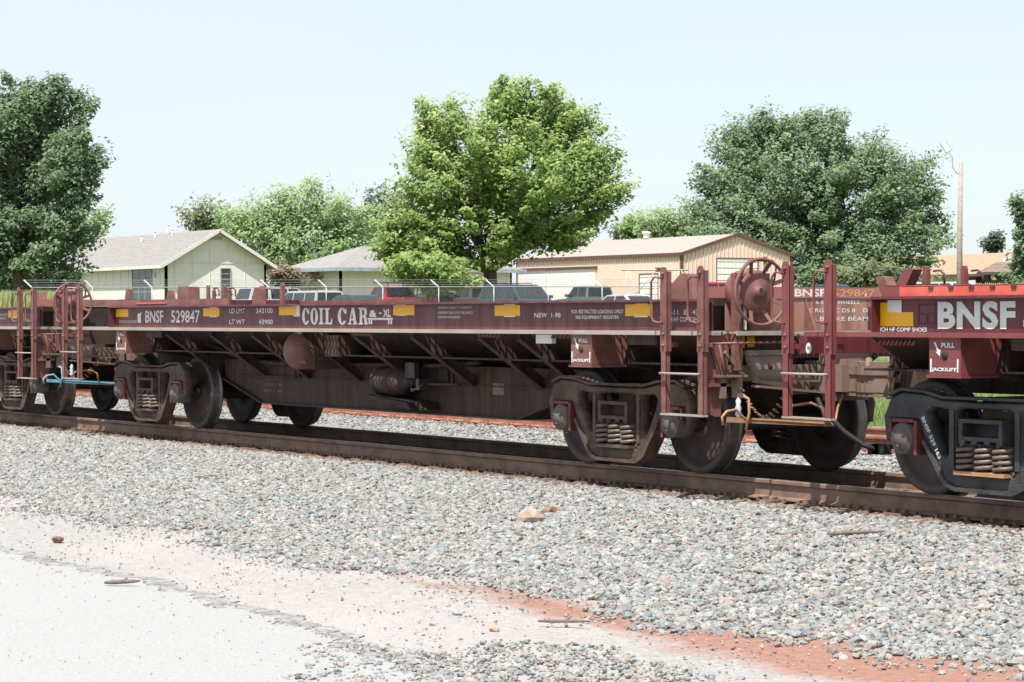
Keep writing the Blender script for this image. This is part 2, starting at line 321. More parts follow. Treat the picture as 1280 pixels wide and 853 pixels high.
# ------------------------------------------------------------------ stones (geometry-node instances: nobody could count them)
STONES = bpy.data.collections.new('stone_shapes')
def stone_mesh(i, mt):
    bm = bmesh.new(); bmesh.ops.create_icosphere(bm, subdivisions=1, radius=.5)
    rr = random.Random(i)
    cuts = [Vector((rr.uniform(-1,1), rr.uniform(-1,1), rr.uniform(-1,1))).normalized() for _ in range(7)]
    for v in bm.verts:
        for c in cuts:
            dd = v.co.dot(c); lim = .30+.08*rr.random()*0+.05*(hash((i, round(c.x, 3))) % 3)
            if dd > lim: v.co -= c*(dd-lim)
        v.co.x *= 1.25; v.co.z *= .78
    me = bpy.data.meshes.new('stone'); bm.to_mesh(me); bm.free(); me.materials.append(mt)
    o = bpy.data.objects.new('stone', me); STONES.objects.link(o); return o
def stone_material():
    m = bpy.data.materials.new('crushed_stone'); m.use_nodes = True; t = m.node_tree; b = t.nodes['Principled BSDF']; b.inputs['Roughness'].default_value = .85; b.inputs['Specular IOR Level'].default_value = .25
    oi = N(t, 'ShaderNodeObjectInfo'); r = N(t, 'ShaderNodeValToRGB'); r.color_ramp.interpolation = 'LINEAR'; e = r.color_ramp.elements
    cols = [(p_, tuple(v*f_ for v, f_ in zip(c_, (.745,.75,.745)))) for p_, c_ in [(0,(.22,.25,.255)),(.16,(.38,.40,.39)),(.32,(.45,.375,.33)),(.46,(.29,.34,.355)),(.6,(.52,.49,.45)),(.72,(.36,.30,.275)),(.84,(.27,.29,.30)),(.93,(.57,.55,.52)),(1,(.15,.14,.135))]]
    e[0].position = 0; e[0].color = cols[0][1]+(1,); e[1].position = 1; e[1].color = cols[-1][1]+(1,)
    for p, c in cols[1:-1]: k = e.new(p); k.color = c+(1,)
    t.links.new(oi.outputs['Random'], r.inputs[0])
    g = N(t, 'ShaderNodeNewGeometry'); n = N(t, 'ShaderNodeTexNoise'); n.inputs['Scale'].default_value = 55; n.inputs['Detail'].default_value = 4; t.links.new(g.outputs['Position'], n.inputs[0])
    x = N(t, 'ShaderNodeMix', data_type='RGBA', blend_type='MULTIPLY'); x.inputs[0].default_value = .55
    rr = N(t, 'ShaderNodeValToRGB'); rr.color_ramp.elements[0].position = .3; rr.color_ramp.elements[0].color = (.5,.48,.46,1); rr.color_ramp.elements[1].position = .65; t.links.new(n.outputs[0], rr.inputs[0])
    t.links.new(r.outputs[0], x.inputs[6]); t.links.new(rr.outputs[0], x.inputs[7]); 
    sp = N(t, 'ShaderNodeSeparateXYZ'); t.links.new(g.outputs['Position'], sp.inputs[0])        # iron and oil stains beside the rails
    def mm(op, a, b_, cl=False):
        k = N(t, 'ShaderNodeMath', operation=op, use_clamp=cl)
        for i, v in enumerate((a, b_)):
            if isinstance(v, (int, float)): k.inputs[i].default_value = v
            else: t.links.new(v, k.inputs[i])
        return k.outputs[0]
    f = mm('MULTIPLY', mm('SUBTRACT', 1.22, mm('ABSOLUTE', sp.outputs[1], 0)), 3.0, True)
    n5 = N(t, 'ShaderNodeTexNoise'); n5.inputs['Scale'].default_value = 2.5; t.links.new(g.outputs['Position'], n5.inputs[0])
    f = mm('MULTIPLY', f, mm('MULTIPLY_ADD', n5.outputs[0], 1.1))
    y = N(t, 'ShaderNodeMix', data_type='RGBA'); y.inputs[7].default_value = (.13,.075,.05,1); t.links.new(f, y.inputs[0]); t.links.new(x.outputs[2], y.inputs[6]); t.links.new(y.outputs[2], b.inputs['Base Color'])
    return m
SM = stone_material()
for i in range(7): stone_mesh(i+3, SM)
def stone_nodes():
    ng = bpy.data.node_groups.new('scatter_stones', 'GeometryNodeTree'); ng.is_modifier = True
    ng.interface.new_socket('Geometry', in_out='INPUT', socket_type='NodeSocketGeometry'); ng.interface.new_socket('Geometry', in_out='OUTPUT', socket_type='NodeSocketGeometry')
    gi = ng.nodes.new('NodeGroupInput'); go = ng.nodes.new('NodeGroupOutput'); ip = ng.nodes.new('GeometryNodeInstanceOnPoints')
    ci = ng.nodes.new('GeometryNodeCollectionInfo'); ci.inputs['Collection'].default_value = STONES; ci.inputs['Separate Children'].default_value = True; ci.inputs['Reset Children'].default_value = True
    rv = ng.nodes.new('FunctionNodeRandomValue'); rv.data_type = 'FLOAT_VECTOR'; rv.inputs['Min'].default_value = (-.5, -.5, 0); rv.inputs['Max'].default_value = (.5, .5, 6.28)
    at_ = ng.nodes.new('GeometryNodeInputNamedAttribute'); at_.data_type = 'FLOAT_VECTOR'; at_.inputs['Name'].default_value = 'size'
    L = ng.links.new
    L(gi.outputs[0], ip.inputs['Points']); L(ci.outputs[0], ip.inputs['Instance']); ip.inputs['Pick Instance'].default_value = True
    L(rv.outputs[0], ip.inputs['Rotation']); L(at_.outputs['Attribute'], ip.inputs['Scale']); L(ip.outputs[0], go.inputs[0])
    return ng
SN = stone_nodes()
def scatter(name, pts, size, label, cat):
    me = bpy.data.meshes.new(name); me.vertices.add(len(pts)); me.vertices.foreach_set('co', np.asarray(pts, 'f').ravel())
    a = me.attributes.new('size', 'FLOAT_VECTOR', 'POINT'); a.data.foreach_set('vector', np.asarray(size, 'f').ravel())
    me.materials.append(SM)
    o = link(name, me, kind='stuff'); tag(o, label, cat)
    md = o.modifiers.new('stones', 'NODES'); md.node_group = SN; return o
def bed(x0, x1, y0, y1, dens, s0, s1, keep=None, lift=.0):
    n = int((x1-x0)*(y1-y0)*dens); x = RNG.uniform(x0, x1, n); y = RNG.uniform(y0, y1, n)
    if keep is not None: k = keep(x, y); x, y = x[k], y[k]; n = len(x)
    s = RNG.uniform(0, 1, n)**1.6*(s1-s0)+s0
    z = gz(x, y)+lift+RNG.uniform(-.008, .018, n)
    p = np.stack([x, y, z], 1); sc = np.stack([s*RNG.uniform(.75, 1.2, n), s*RNG.uniform(.7, 1.1, n), s*RNG.uniform(.6, 1.0, n)], 1)
    return p, sc
def wob(x, y): return .32*np.sin(x*1.3+1)+.2*np.sin(x*3.1+.5)+.12*np.sin(x*7.7+y*3)
def inview(x, y, m=40):
    dx, dy = x-CAM.x, y-CAM.y; z = dx*_d.x+dy*_d.y; h = dx*_r.x+dy*_r.y; p = 640+FOC*h/np.maximum(z, 1)
    return (p > -m-60) & (p < 1280+m+60) & (z > 5)
def clear_rail(x, y):
    ok = inview(x, y, 160)
    for ry in (-.76, .76, 5.1, 6.62): ok &= np.abs(y-ry) > .10
    return ok
A = [bed(-20, 11.5, -5.9, -.9, 650, .014, .034, lambda x, y: clear_rail(x, y) & (y > -4.80-.065*np.clip(x+5,0,7.8)+.07*np.clip(x-3,0,4.5)+wob(x, y)*.8-RNG.exponential(.35, len(x)))),
     bed(-20, 11.5, -5.7, -.86, 950, .034, .085, lambda x, y: clear_rail(x, y) & (y > -4.78-.065*np.clip(x+5,0,7.8)+.07*np.clip(x-3,0,4.5)+wob(x, y)*.8-RNG.exponential(.13, len(x)))),
     bed(-34, 8, .86, 9.3, 330, .045, .085, clear_rail), bed(-30, 12, -.68, .68, 200, .04, .07, lambda x, y: clear_rail(x, y) & (np.abs((x/.56) % 1-.5) > .22))]
scatter('ballast', np.concatenate([a[0] for a in A]), np.concatenate([a[1] for a in A]), 'grey and pink crushed stone ballast heaped along the tracks', 'ballast')
B = [bed(-6, 12, -7.3, -4.6, 170, .006, .028, lambda x, y: inview(x, y) & (RNG.uniform(0, 1, len(x)) < .25+.75*(np.sin(x*2.2+y*3)*.5+.5)**3)),
     bed(5.5, 12.5, -9.2, -6.05, 1100, .018, .05, lambda x, y: inview(x, y, 60) & (y < -6.5+.30*np.sin(x*1.7)+.12*np.sin(x*5)-.0*x+ .25*np.clip(x-9.2,0,2)) & (y > -8.1-(x-7.6)*1.2-.3*np.sin(x*3)) & (x-.55*(y+7) > 7.4+.25*np.sin(y*6)) & (RNG.uniform(0,1,len(x)) < .62)),
     bed(1.0, 9.5, -7.55, -7.1, 420, .012, .026, lambda x, y: inview(x, y) & (np.abs(y-edge_y_np(x)+.1) < RNG.exponential(.07, len(x)))) if False else None,
     bed(0, 11, -9.2, -7.2, 70, .006, .016, inview), bed(.5, 9.5, -7.6, -7.15, 900, .008, .022, lambda x, y: inview(x, y) & (np.abs(y+7.0+.0195*np.maximum(x-3,0)**2) < RNG.exponential(.06, len(x))))]
B = [b for b in B if b]
scatter('loose_gravel', np.concatenate([a[0] for a in B]), np.concatenate([a[1] for a in B]), 'loose gravel spilled over the dirt and road edge', 'gravel')

# ------------------------------------------------------------------ tracks
RAILP = [(-.07,-.17),(.07,-.17),(.07,-.16),(.012,-.142),(.009,-.045),(.036,-.032),(.036,-.006),(.028,0),(-.028,0),(-.036,-.006),(-.036,-.032),(-.009,-.045),(-.012,-.142),(-.07,-.16)]
def rail(y, m, parent, x0, x1):
    b = MB(); b.prism([(y+p[0], p[1]) for p in RAILP], 'yz', x0, x1); o = b.build('rail', m, parent)
    h = MB(); h.box(x0, x1, y-.026, y+.026, -.002, .0015); h.build('rail_head', HEAD if m is RAILM else RUST2, o)
    return o
TIEM = None
def track(yc, m, label, x0, x1, tx0, tx1):
    global TIEM
    e = empty('railway_track', (0, 0, 0), label, 'track', 'parallel railway tracks')
    for s in (-1, 1): rail(yc+s*.755, m, e, x0, x1)
    if TIEM is None:
        b = MB(); b.box(-.115, .115, -1.3, 1.3, -.17, 0); o = b.build('tie', TIE, None, bevel=.012); TIEM = o.data; bpy.data.objects.remove(o)
    k = 0; sp = MB(); pl = MB(); x = tx0
    while x < tx1:
        jx = random.uniform(-.02, .02)
        o = link('tie', TIEM, e, (x+jx, yc, -.182)); o.rotation_euler.z = random.uniform(-.015, .015); k += 1
        for s in (-1, 1):
            ry = yc+s*.755
            pl.box(x+jx-.10, x+jx+.10, ry-.17, ry+.17, -.180, -.1705)
            for dx, dy in ((-.06,-.085),(.06,-.085),(-.06,.085),(.06,.085)):
                sp.box(x+jx+dx-.014, x+jx+dx+.014, ry+dy-.022, ry+dy+.022, -.170, -.140)
            for dx in (-.17, .17): sp.box(x+jx+dx-.018, x+jx+dx+.018, ry-.095, ry+.095, -.185, -.152)
        x += .56
    pl.build('tie_plates', m, e, kind='stuff'); sp.build('spikes_and_anchors', m, e, kind='stuff')
    return e
track(0, RAILM, 'near railway track carrying the maroon flatcars', -90, 40, -33, 13)
track(5.86, RUST2, 'empty rusty railway track behind the maroon flatcars', -90, 40, -38, 4)

# ------------------------------------------------------------------ rail cars
WMESH = {}
def wheel(parent, x, s, wm):
    key = ('w', s)
    if key not in WMESH:
        b = MB()
        prof = [(.80,0),(.80,.09),(.795,.125),(.775,.135),(.735,.17),(.745,.32),(.785,.375),(.818,.395),(.820,.435),(.812,.452),(.800,.457),(.715,.462),(.700,.472),(.692,.487),(.680,.487),(.672,.475),(.672,.400),(.715,.37),(.72,.20),(.66,.15),(.62,.14),(.62,0)]
        b.lathe((0,0,.457), (0, s, 0), prof, 56); o = b.build('wheel', WHEEL); 
        o.data.materials.append(TREAD)
        for p in o.data.polygons:
            c = p.center; r = math.hypot(c.x, c.z-.457); 
            if r > .445: p.material_index = 1
        WMESH[key] = o.data; bpy.data.objects.remove(o)
    return link('wheel', WMESH[key], parent, (x, 0, 0))
SF_OUT = [(-1.12,.43),(-1.15,.62),(-1.07,.77),(-.93,.825),(-.68,.815),(-.45,.775),(0,.765),(.45,.775),(.68,.815),(.93,.825),(1.07,.77),(1.15,.62),(1.12,.43),(1.06,.43),(1.05,.61),(.74,.61),(.70,.53),(.64,.42),(.43,.145),(.32,.10),(0,.085),(-.32,.10),(-.43,.145),(-.64,.42),(-.70,.53),(-.74,.61),(-1.05,.61),(-1.06,.43)]
SF_H = [[(-.30,.205),(.30,.205),(.325,.25),(.31,.69),(.27,.71),(-.27,.71),(-.31,.69),(-.325,.25)],
        [(.395,.70),(.58,.715),(.635,.675),(.61,.59),(.475,.35),(.43,.325),(.39,.37),(.38,.66)]]
SF_H.append([(-a, b) for a, b in SF_H[1]][::-1])
def side_frame(parent, xc, s, m, style):
    key = ('sf', s, m.name)
    if key not in WMESH:
        me = to_plane(curve_mesh([SF_OUT]+SF_H, .12, .014), '-y', s*1.03)
        b = bmesh.new(); b.from_mesh(me)
        t = MB(); t.bm.free(); t.bm = b
        # outer ribs: flange along the top and bottom chords and column faces
        y0, y1 = sorted((s*.99, s*1.125))
        top = [(-1.06,.795),(-.93,.845),(-.66,.835),(-.44,.792),(.44,.792),(.66,.835),(.93,.845),(1.06,.795)]
        for p, q in zip(top, top[1:]): t.bar((p[0], s*1.04, p[1]), (q[0], s*1.04, q[1]), .15, .022)
        bot = [(-.66,.45),(-.43,.14),(-.32,.09),(.32,.09),(.43,.14),(.66,.45)]
        for p, q in zip(bot, bot[1:]): t.bar((p[0], s*1.04, p[1]), (q[0], s*1.04, q[1]), .155, .035)
        for q in (-.352, .352): t.bar((q, s*1.085, .26), (q, s*1.085, .70), .035, .05)
        me2 = bpy.data.meshes.new('side_frame'); bmesh.ops.recalc_face_normals(b, faces=b.faces); b.to_mesh(me2); b.free(); me2.materials.append(m); WMESH[key] = me2
    o = link('side_frame', WMESH[key], parent, (xc, 0, 0))
    for q in (-.889, .889):
        k = ('cap', s)
        if k not in WMESH:
            b = MB(); b.lathe((0,0,.457), (0, s, 0), [(.95,.125),(1.13,.125),(1.14,.112),(1.142,.10),(1.16,.096),(1.163,.055),(1.172,.05),(1.172,0)], 24)
            for a in range(3): b.lathe((.06*math.cos(a*2.09+.5), 0, .457+.06*math.sin(a*2.09+.5)), (0, s, 0), [(1.16,.012),(1.174,.012),(1.175,0)], 6)
            c = b.build('bearing_cap', CAP); WMESH[k] = c.data; bpy.data.objects.remove(c)
        link('bearing_cap', WMESH[k], parent, (xc+q, 0, 0))
        b = MB(); y0, y1 = sorted((s*.99, s*1.12)); b.box(q-.12, q+.12, y0, y1-.0, .585, .612); iq = -1 if q > 0 else 1
        b.box(q+iq*.145-.016, q+iq*.145+.016, y0, y1, .33, .60); b.box(q-iq*.145-.014, q-iq*.145+.014, y0, y1, .50, .60)
        b.build('bearing_adapter', REDP, o, bevel=.006)
    # bolster end in the window and the spring group under it
    y0, y1 = sorted((s*.93, s*1.14)); b = MB()
    b.box(-.235,.235,y0,y1,.605,.635); b.box(-.235,.235,y0,y1,.47,.50); b.box(-.235,-.195,y0,y1,.50,.605); b.box(.195,.235,y0,y1,.50,.605); b.box(-.195,.195,*sorted((s*.93, s*1.0)),.50,.605)
    for q in (-.2, -.07, .07, .2): b.box(q-.03, q+.03, y0, y1, .445, .47)
    b.build('bolster_end', m, o, bevel=.006)
    for q in (-.195, 0, .195):
        k = ('spr', s)
        if k not in WMESH:
            b = MB(); pts = []; n = 54
            for i in range(n+1): a = 2*PI*i/12; pts.append((.082*math.cos(a), s*1.075+.082*math.sin(a), .235+.20*i/n))
            b.tube(pts, .0175, 6); c = b.build('spring', SPRING); WMESH[k] = c.data; bpy.data.objects.remove(c)
        link('spring', WMESH[k], o, (q, 0, 0))
    b = MB(); b.box(-.27,.27,*sorted((s*.95, s*1.16)),.205,.235); b.build('spring_seat', ORANGE if style == 'right' else m, o)
    if style == 'right' and s < 0 and xc < 0:
        t = text('BNSF 529 163', (0, .37, 0, .036), s*1.096-.006, WHTN, o, bold=.01)
        t.matrix_local = Matrix.Translation((-.66, -.03, .625)) @ Matrix.Rotation(math.radians(58), 4, 'Y')
    return o
def ladder(parent, x0, x1, s, m, zlo, ztop, hoops, pm):
    y = s*1.535
    for x in (x0, x1):
        b = MB(); z1 = ztop
        b.box(x-.045, x+.045, *sorted((y-.006*s, y+.006*s)), 1.12, z1-.04); b.box(x+.033, x+.045, *sorted((y-s*.05, y)), 1.12, z1-.04)
        b.prism([(x-.045, z1-.04),(x+.045, z1-.04),(x+.03, z1-.008),(x, z1),(x-.03, z1-.008)], 'xz', *sorted((y-.006*s, y+.006*s)))
        b.box(x-.032, x+.032, *sorted((y-.006*s, y+.006*s)), zlo, 1.12); b.box(x+.02, x+.032, *sorted((y-s*.045, y)), zlo, 1.12)
        for z in (1.17, 1.27, z1-.06): b.lathe((x, y, z), (0, s, 0), [(0,.017),(.022,.017),(.024,0)], 6)
        o = b.build('ladder_stile', m, parent)
        if hoops:
            c = MB(); xx = x-.105
            c.tube([(x-.01, y, z1-.10),(x-.01, y+s*.05, z1-.095),(x-.06, y+s*.06, z1-.09),(xx, y+s*.06, z1-.13),(xx, y+s*.06, 1.43),(x-.075, y+s*.06, 1.385),(x-.01, y+s*.05, 1.37),(x-.01, y, 1.365)], .010, 6)
            c.build('grab_iron', m, o)
    for z in (zlo+.005, zlo+.36):
        b = MB(); b.box(x0-.04, x1+.04, *sorted((y-s*.05, y+s*.012)), z-.012, z+.004) if z < zlo+.1 else b.tube([(x0, y+s*.012, z),(x0, y+s*.045, z),(x1, y+s*.045, z),(x1, y+s*.012, z)], .011, 6)
        b.build('rung', EDGE if z > .5 else m, parent)
    b = MB()
    for x in (x0, x1): b.box(x-.03, x+.03, *sorted((s*1.40, y-.006*s)), 1.16, 1.20)
    b.build('ladder_bracket', pm, parent)
def reflector(parent, x0, x1, z0, z1, s=-1, y=None, bits=()):
    y = s*1.3965 if y is None else y
    b = MB(); b.box(x0, x1, *sorted((y, y+s*.002)), z0, z1); o = b.build('reflector', YEL, parent)
    for q in bits:
        c = MB(); c.box(q[0], q[1], *sorted((y-s*.0006, y+s*.0012)), q[2], q[3]); c.build('reflector_backing', WHT, o)
def car(cx, style, label):
    P = empty('flat_car', (cx, 0, 0), label, 'railway car', 'coil cars coupled in one train')
    new = style == 'right'; pm = PAINTN if new else PAINT; lm = PINKN if new else PINK; tm = TRUCKB if new else TRUCK
    xa = -6.15 if new else -5.69; xb = 7.12
    for s in (-1, 1):
        b = MB(); b.box(xa, xb, *sorted((s*1.38, s*1.395)), 1.30, 1.556); b.box(xa, xb, *sorted((s*1.365, s*1.49)), 1.556, 1.576)
        b.box(xa, xa+.012, *sorted((s*1.395, s*1.485)), 1.30, 1.556)
        for i in range(9): x = xa+.9+i*1.36; b.box(x, x+.012, *sorted((s*1.30, s*1.38)), 1.30, 1.556)
        sill = b.build('side_sill', pm, P)
        b = MB(); b.box(-6.95, 7.16, *sorted((s*1.31, s*1.495)), 1.262, 1.300); b.build('sill_flange', lm if new else EDGE, P, bevel=.004)
        # narrow expanded-metal walkway inboard of the sill
        g = MB(); y0, y1 = 1.04, 1.375; pt = .075; x = -6.9
        while x < 7.0:
            g.bar((x, s*y0, 1.288), (x+.335, s*y1, 1.288), .014, .012); g.bar((x+.335, s*y0, 1.288), (x, s*y1, 1.288), .014, .012); x += pt
        g.box(-6.95, 7.1, *sorted((s*1.03, s*1.045)), 1.26, 1.30)
        g.build('walkway_grating', GRATE, P, kind='stuff')
        # inner rail / trough edge
        b = MB(); x1 = 3.2 if new else -2.35
        b.prism([(s*1.03,1.26),(s*1.03,1.50),(s*.55,1.02),(s*.55,.98),(s*1.01,1.26)], 'yz', -6.7, 6.95); b.build('trough_side', UNDER, P)
        b = MB(); b.box(-6.9 if not new else xa, x1, *sorted((s*1.345, s*1.37)), 1.577, 1.655)
        b.build('inner_rail', lm, P, bevel=.008)
        if new:
            b = MB(); b.box(-5.93, 3.1, *sorted((s*1.385, s*1.372)), 1.578, 1.650); b.box(-5.93, 3.1, *sorted((s*1.385, s*1.33)), 1.656, 1.660); rb = b.build('red_strip', REDB, P)
            b = MB()
            for i in range(9): x = -5.6+i*.22; b.box(x, x+.05, *sorted((s*1.385, s*1.395)), 1.628, 1.648)
            b.build('clip', STEEL, rb)
        else:
            b = MB(); b.box(-5.05, -4.1, *sorted((s*1.372, s*1.380)), 1.60, 1.618); b.build('red_strip', REDB, P)
        # cross bearers with lower flange
        for x in (-4.1, -2.83, -1.70, -.45, .78, 2.01, 3.34, 4.06):
            b = MB(); b.prism([(s*1.37,1.262),(s*1.37,1.20),(s*.64,.70),(s*.60,.70),(s*.60,.80),(s*1.22,1.262)], 'yz', x-.006, x+.006)
            b.bar((x, s*1.38, 1.212), (x, s*.63, .695), .085, .014); b.build('cross_bearer', UNDER, P)
        # bolster and jack pad
        for q in (-5.30, 5.30):
            xj = q-.05; b = MB(); b.prism([(s*1.455,1.262),(s*1.455,.975),(s*1.10,.975),(s*1.02,1.262)], 'yz', xj-.17, xj+.17); b.box(xj-.19, xj+.19, *sorted((s*1.08, s*1.47)), .957, .974); bb = MB(); bb.prism([(s*1.02,1.262),(s*1.08,.99),(s*.5,.90),(s*.5,1.262)], 'yz', xj-.14, xj+.14); bb.build('body_bolster', UNDER, P)
            jp = b.build('jack_pad', lm, P, bevel=.006)
            b = MB(); b.lathe((xj+.0, s*1.457, 1.125), (0, s, 0), [(0,.034),(.002,.034),(.002,0)], 16); b.build('jack_hole', DARKU, jp)
            if s < 0:
                wm = WHTN if new else WHT
                text('PULL', (xj-.035, xj+.11, 1.185, 1.222), s*1.459, wm, jp, bold=.03)
                shape([[(xj-.115,1.228),(xj-.098,1.228),(xj-.062,1.165),(xj-.045,1.172),(xj-.048,1.118),(xj-.092,1.150),(xj-.077,1.158)]], s*1.459, wm, jp, 'arrow_mark')
                text('JACK/LIFT', (xj-.14, xj+.13, 1.0, 1.035), s*1.459, wm, jp, bold=.035)
                shape([[(xj-.155,1.0),(xj-.14,1.0),(xj-.14,1.10),(xj-.155,1.10)],[(xj+.135,1.0),(xj+.15,1.0),(xj+.15,1.10),(xj+.135,1.10)]], s*1.459, wm, jp, 'bracket_mark')
            # step brackets and small hangers under the sill
            b = MB(); b.box(q+.55, q+1.0, *sorted((s*1.30, s*1.36)), 1.17, 1.262); b.build('hanger', UNDER, P)
    # centre sill: fish belly between the trucks
    prof = [(-6.9,1.20),(-6.9,.92),(-4.03,.90),(-4.03,.66),(-2.94,.375),(2.94,.375),(4.03,.66),(4.03,.90),(6.9,.92),(6.9,1.20)]
    b = MB(); b.prism([(x, z) for x, z in prof if abs(x) < 5], 'xz', -.60, .60); cs = b.build('centre_sill', UNDER, P)
    b = MB(); b.box(-6.9, 6.95, -.30, .30, .80, 1.16); b.build('draft_sill', UNDER, P)
    b = MB(); b.box(-2.9, 2.9, -.66, .66, .360, .380); b.bar((-4.0,0,.655), (-2.92,0,.372), 1.32, .02); b.bar((4.0,0,.655), (2.92,0,.372), 1.32, .02)
    b.box(-3.6, 3.6, -.625, -.60, .69, .705); b.box(-3.6, 3.6, .60, .625, .69, .705); b.build('sill_flange', UNDER, cs)
    b = MB()
    for x in (-1.98, 1.47, 1.57): b.box(x, x+.03, -.632, -.60, .705, 1.16)
    b.build('stiffener', UNDER, cs)
    b = MB(); b.box(-6.75, 6.95, -1.03, 1.03, .985, 1.0); b.build('floor', DARKU, P)
    for i, l in enumerate(('BNSF 529847', 'COTS 1 98', 'BLT 1 98')): text(l, (-2.92, -2.45, .655-.075*i, .69-.075*i), -.6035, FAINT, cs, bold=.0)
    b = MB(); b.box(2.37, 2.59, -.605, -.602, .61, .73); b.build('stencil_panel', FAINT, cs)
    # pipes
    b = MB(); b.tube([(-4.3,-.75,1.10),(-3.2,-.72,.90),(-2.4,-.72,.87),(1.4,-.72,.90),(2.3,-.72,.95)], .024, 8); b.tube([(-.15,-.70,.70),(1.5,-.64,.70)], .013, 6); b.tube([(-1.98,-.66,.93),(-1.98,-.66,.70),(-3.2,-.66,.70)], .014, 6); b.build('brake_pipe', UNDER, P)
    # auxiliary reservoir, axis across the car
    b = MB(); r = .215; prof = [(-.37,0),(-.365,.07),(-.34,.14),(-.29,.19),(-.23,r),(.25,r),(.31,.17),(.34,.1),(.35,0)]
    b.lathe((-.88,-.98,1.04), (0,-1,0), [(-a, q) for a, q in prof][::-1], 28); tk = b.build('air_reservoir', PINK if False else mat('tank_paint', (.20,.085,.075), .55, var=.2, scale=5, c2=(.12,.06,.05), mix=.4), P)
    text('10', (-.62,-.52,.90,.93), -1.30, FAINT, tk, bold=.01)
    b = MB(); b.box(-.52,-.48,-1.2,-.8,.84,1.262); b.box(-.60,-.40,-1.15,-1.13,.95,.965); b.box(-.42,-.10,-1.1,-.8,.98,1.22); b.build('tank_bracket', UNDER, tk)
    # brake cylinder, lever and shelf
    b = MB(); b.lathe((.78,-.80,.715), (1,0,0), [(-.42,0),(-.42,.15),(-.40,.168),(-.37,.168),(-.36,.152),(-.12,.152),(-.11,.166),(-.05,.166),(-.04,.150),(.10,.148),(.13,.12),(.20,.05),(.32,.045),(.32,0)], 26)
    bc = b.build('brake_cylinder', UNDER, P)
    b = MB(); b.tube([(1.05,-.80,.715),(1.3,-.80,.70),(2.0,-.78,.71)], .016, 6); b.box(1.28,1.34,-.9,-.7,.64,.76); b.tube([(1.12,-.86,.68),(1.2,-.9,.62),(1.4,-.88,.70)], .012, 6)
    b.box(.98, 1.18, -.86, -.80, .76, .93); b.build('piston_rod', STEEL, bc)
    b = MB(); b.prism([(.28,.545),(.36,.565),(1.25,.50),(1.35,.42)], 'xz', -1.0, -.62); b.build('bracket_shelf', DARKU, P)
    # trucks
    for q in (-5.30, 5.30):
        for s in (-1, 1):
            side_frame(P, q, s, tm, style)
            for a in (-.889, .889): wheel(P, q+a, s, None)
        for a in (-.889, .889):
            b = MB(); b.lathe((q+a, 0, .457), (0,1,0), [(-1.0,.075),(-.8,.085),(-.6,.08),(.6,.08),(.8,.085),(1.0,.075)], 16); b.build('axle', STEEL, P)
            b = MB(); sx = 1 if a > 0 else -1; xx = q+a-sx*.52; b.bar((xx,-.75,.42), (xx,.75,.42), .06, .1); 
            for s in (-1, 1): b.box(xx+min(0, sx*.06), xx+max(0, sx*.06), *sorted((s*.68, s*.80)), .30, .56)
            b.build('brake_beam', STEEL, P)
        b = MB(); b.box(q-.20, q+.20, -.92, .92, .50, .80); b.lathe((q,0,.8), (0,0,1), [(0,.18),(.10,.18)], 20); b.build('truck_bolster', TRUCK, P, bevel=.02)
    # couplers
    head = [(-.42,-.075),(-.20,-.10),(-.10,-.17),(.04,-.19),(.10,-.13),(.02,-.07),(.0,.03),(.09,.06),(.11,.15),(.03,.19),(-.10,.17),(-.20,.10),(-.42,.075)]
    for sg in (-1, 1):
        b = MB(); b.box(*sorted((sg*6.9, sg*7.42)), -.07, .07, .80, .95); [b.prism([(sg*(7.72-.15+(x+.15)*k_), sg*y*k_) for x, y in head], 'xy', z0_, z1_) for k_, z0_, z1_ in ((.94,.725,.765),(1.0,.765,.845),(.86,.845,.915),(1.0,.915,.995),(.80,.995,1.03))]; b.box(*sorted((sg*7.30, sg*7.40)), -.10, .10, .95, 1.05); b.lathe((sg*7.73, -sg*.13, .70), (0,0,1), [(0,.03),(.36,.03),(.37,0)], 10); b.box(*sorted((sg*7.3, sg*7.42)), -.17, .17, .76, 1.0)
        b.build('coupler', COUP, P, bevel=.008)
        b = MB(); b.box(*sorted((sg*6.85, sg*7.24)), -.20, .20, .76, 1.03); b.box(*sorted((sg*7.22, sg*7.30)), -.26, .26, .99, 1.10); b.box(*sorted((sg*7.22, sg*7.32)), -.22, .22, .68, .74); b.box(*sorted((sg*7.24, sg*7.30)), -.26, -.20, .72, 1.0); b.box(*sorted((sg*7.24, sg*7.30)), .20, .26, .72, 1.0); b.build('draft_pocket', COUP if sg > 0 else UNDER, P, bevel=.012)
        b = MB(); b.tube([(sg*7.2,-sg*.32,.80),(sg*7.35,-sg*.34,.62),(sg*7.50,-sg*.22,.42),(sg*7.62,-sg*.10,.30),(sg*7.72,-sg*.02,.26)], .023, 8); b.box(*sorted((sg*7.62, sg*7.76)), -.05, .05, .22, .31)
        b.build('brake_hose', RUB, P)
        # end sill beam and crossover platform
        b = MB(); b.box(*sorted((sg*7.02, sg*7.12)), -1.40, 1.40, 1.12 if new else 1.06, 1.262); b.build('end_beam', pm if new else UNDER, P)
        g = MB(); y = -1.30
        while y < 1.28:
            g.bar((sg*7.13, y, 1.285), (sg*7.36, y+.22, 1.285), .014, .014); g.bar((sg*7.36, y, 1.285), (sg*7.13, y+.22, 1.285), .014, .014); y += .075
        g.box(*sorted((sg*7.36, sg*7.38)), -1.30, 1.45, 1.262, 1.300); g.build('crossover_grating', GRATE, P, kind='stuff')
    # --- B end (x > 0)
    sheet = {'main': TAN, 'left': DARKU, 'right': PINKN}[style]  # left sheet painted dark, its shadow put into the colour
    b = MB(); b.box(7.05, 7.065, -1.18, 1.18, 1.30, 1.585); es = b.build('end_sheet', sheet, P)
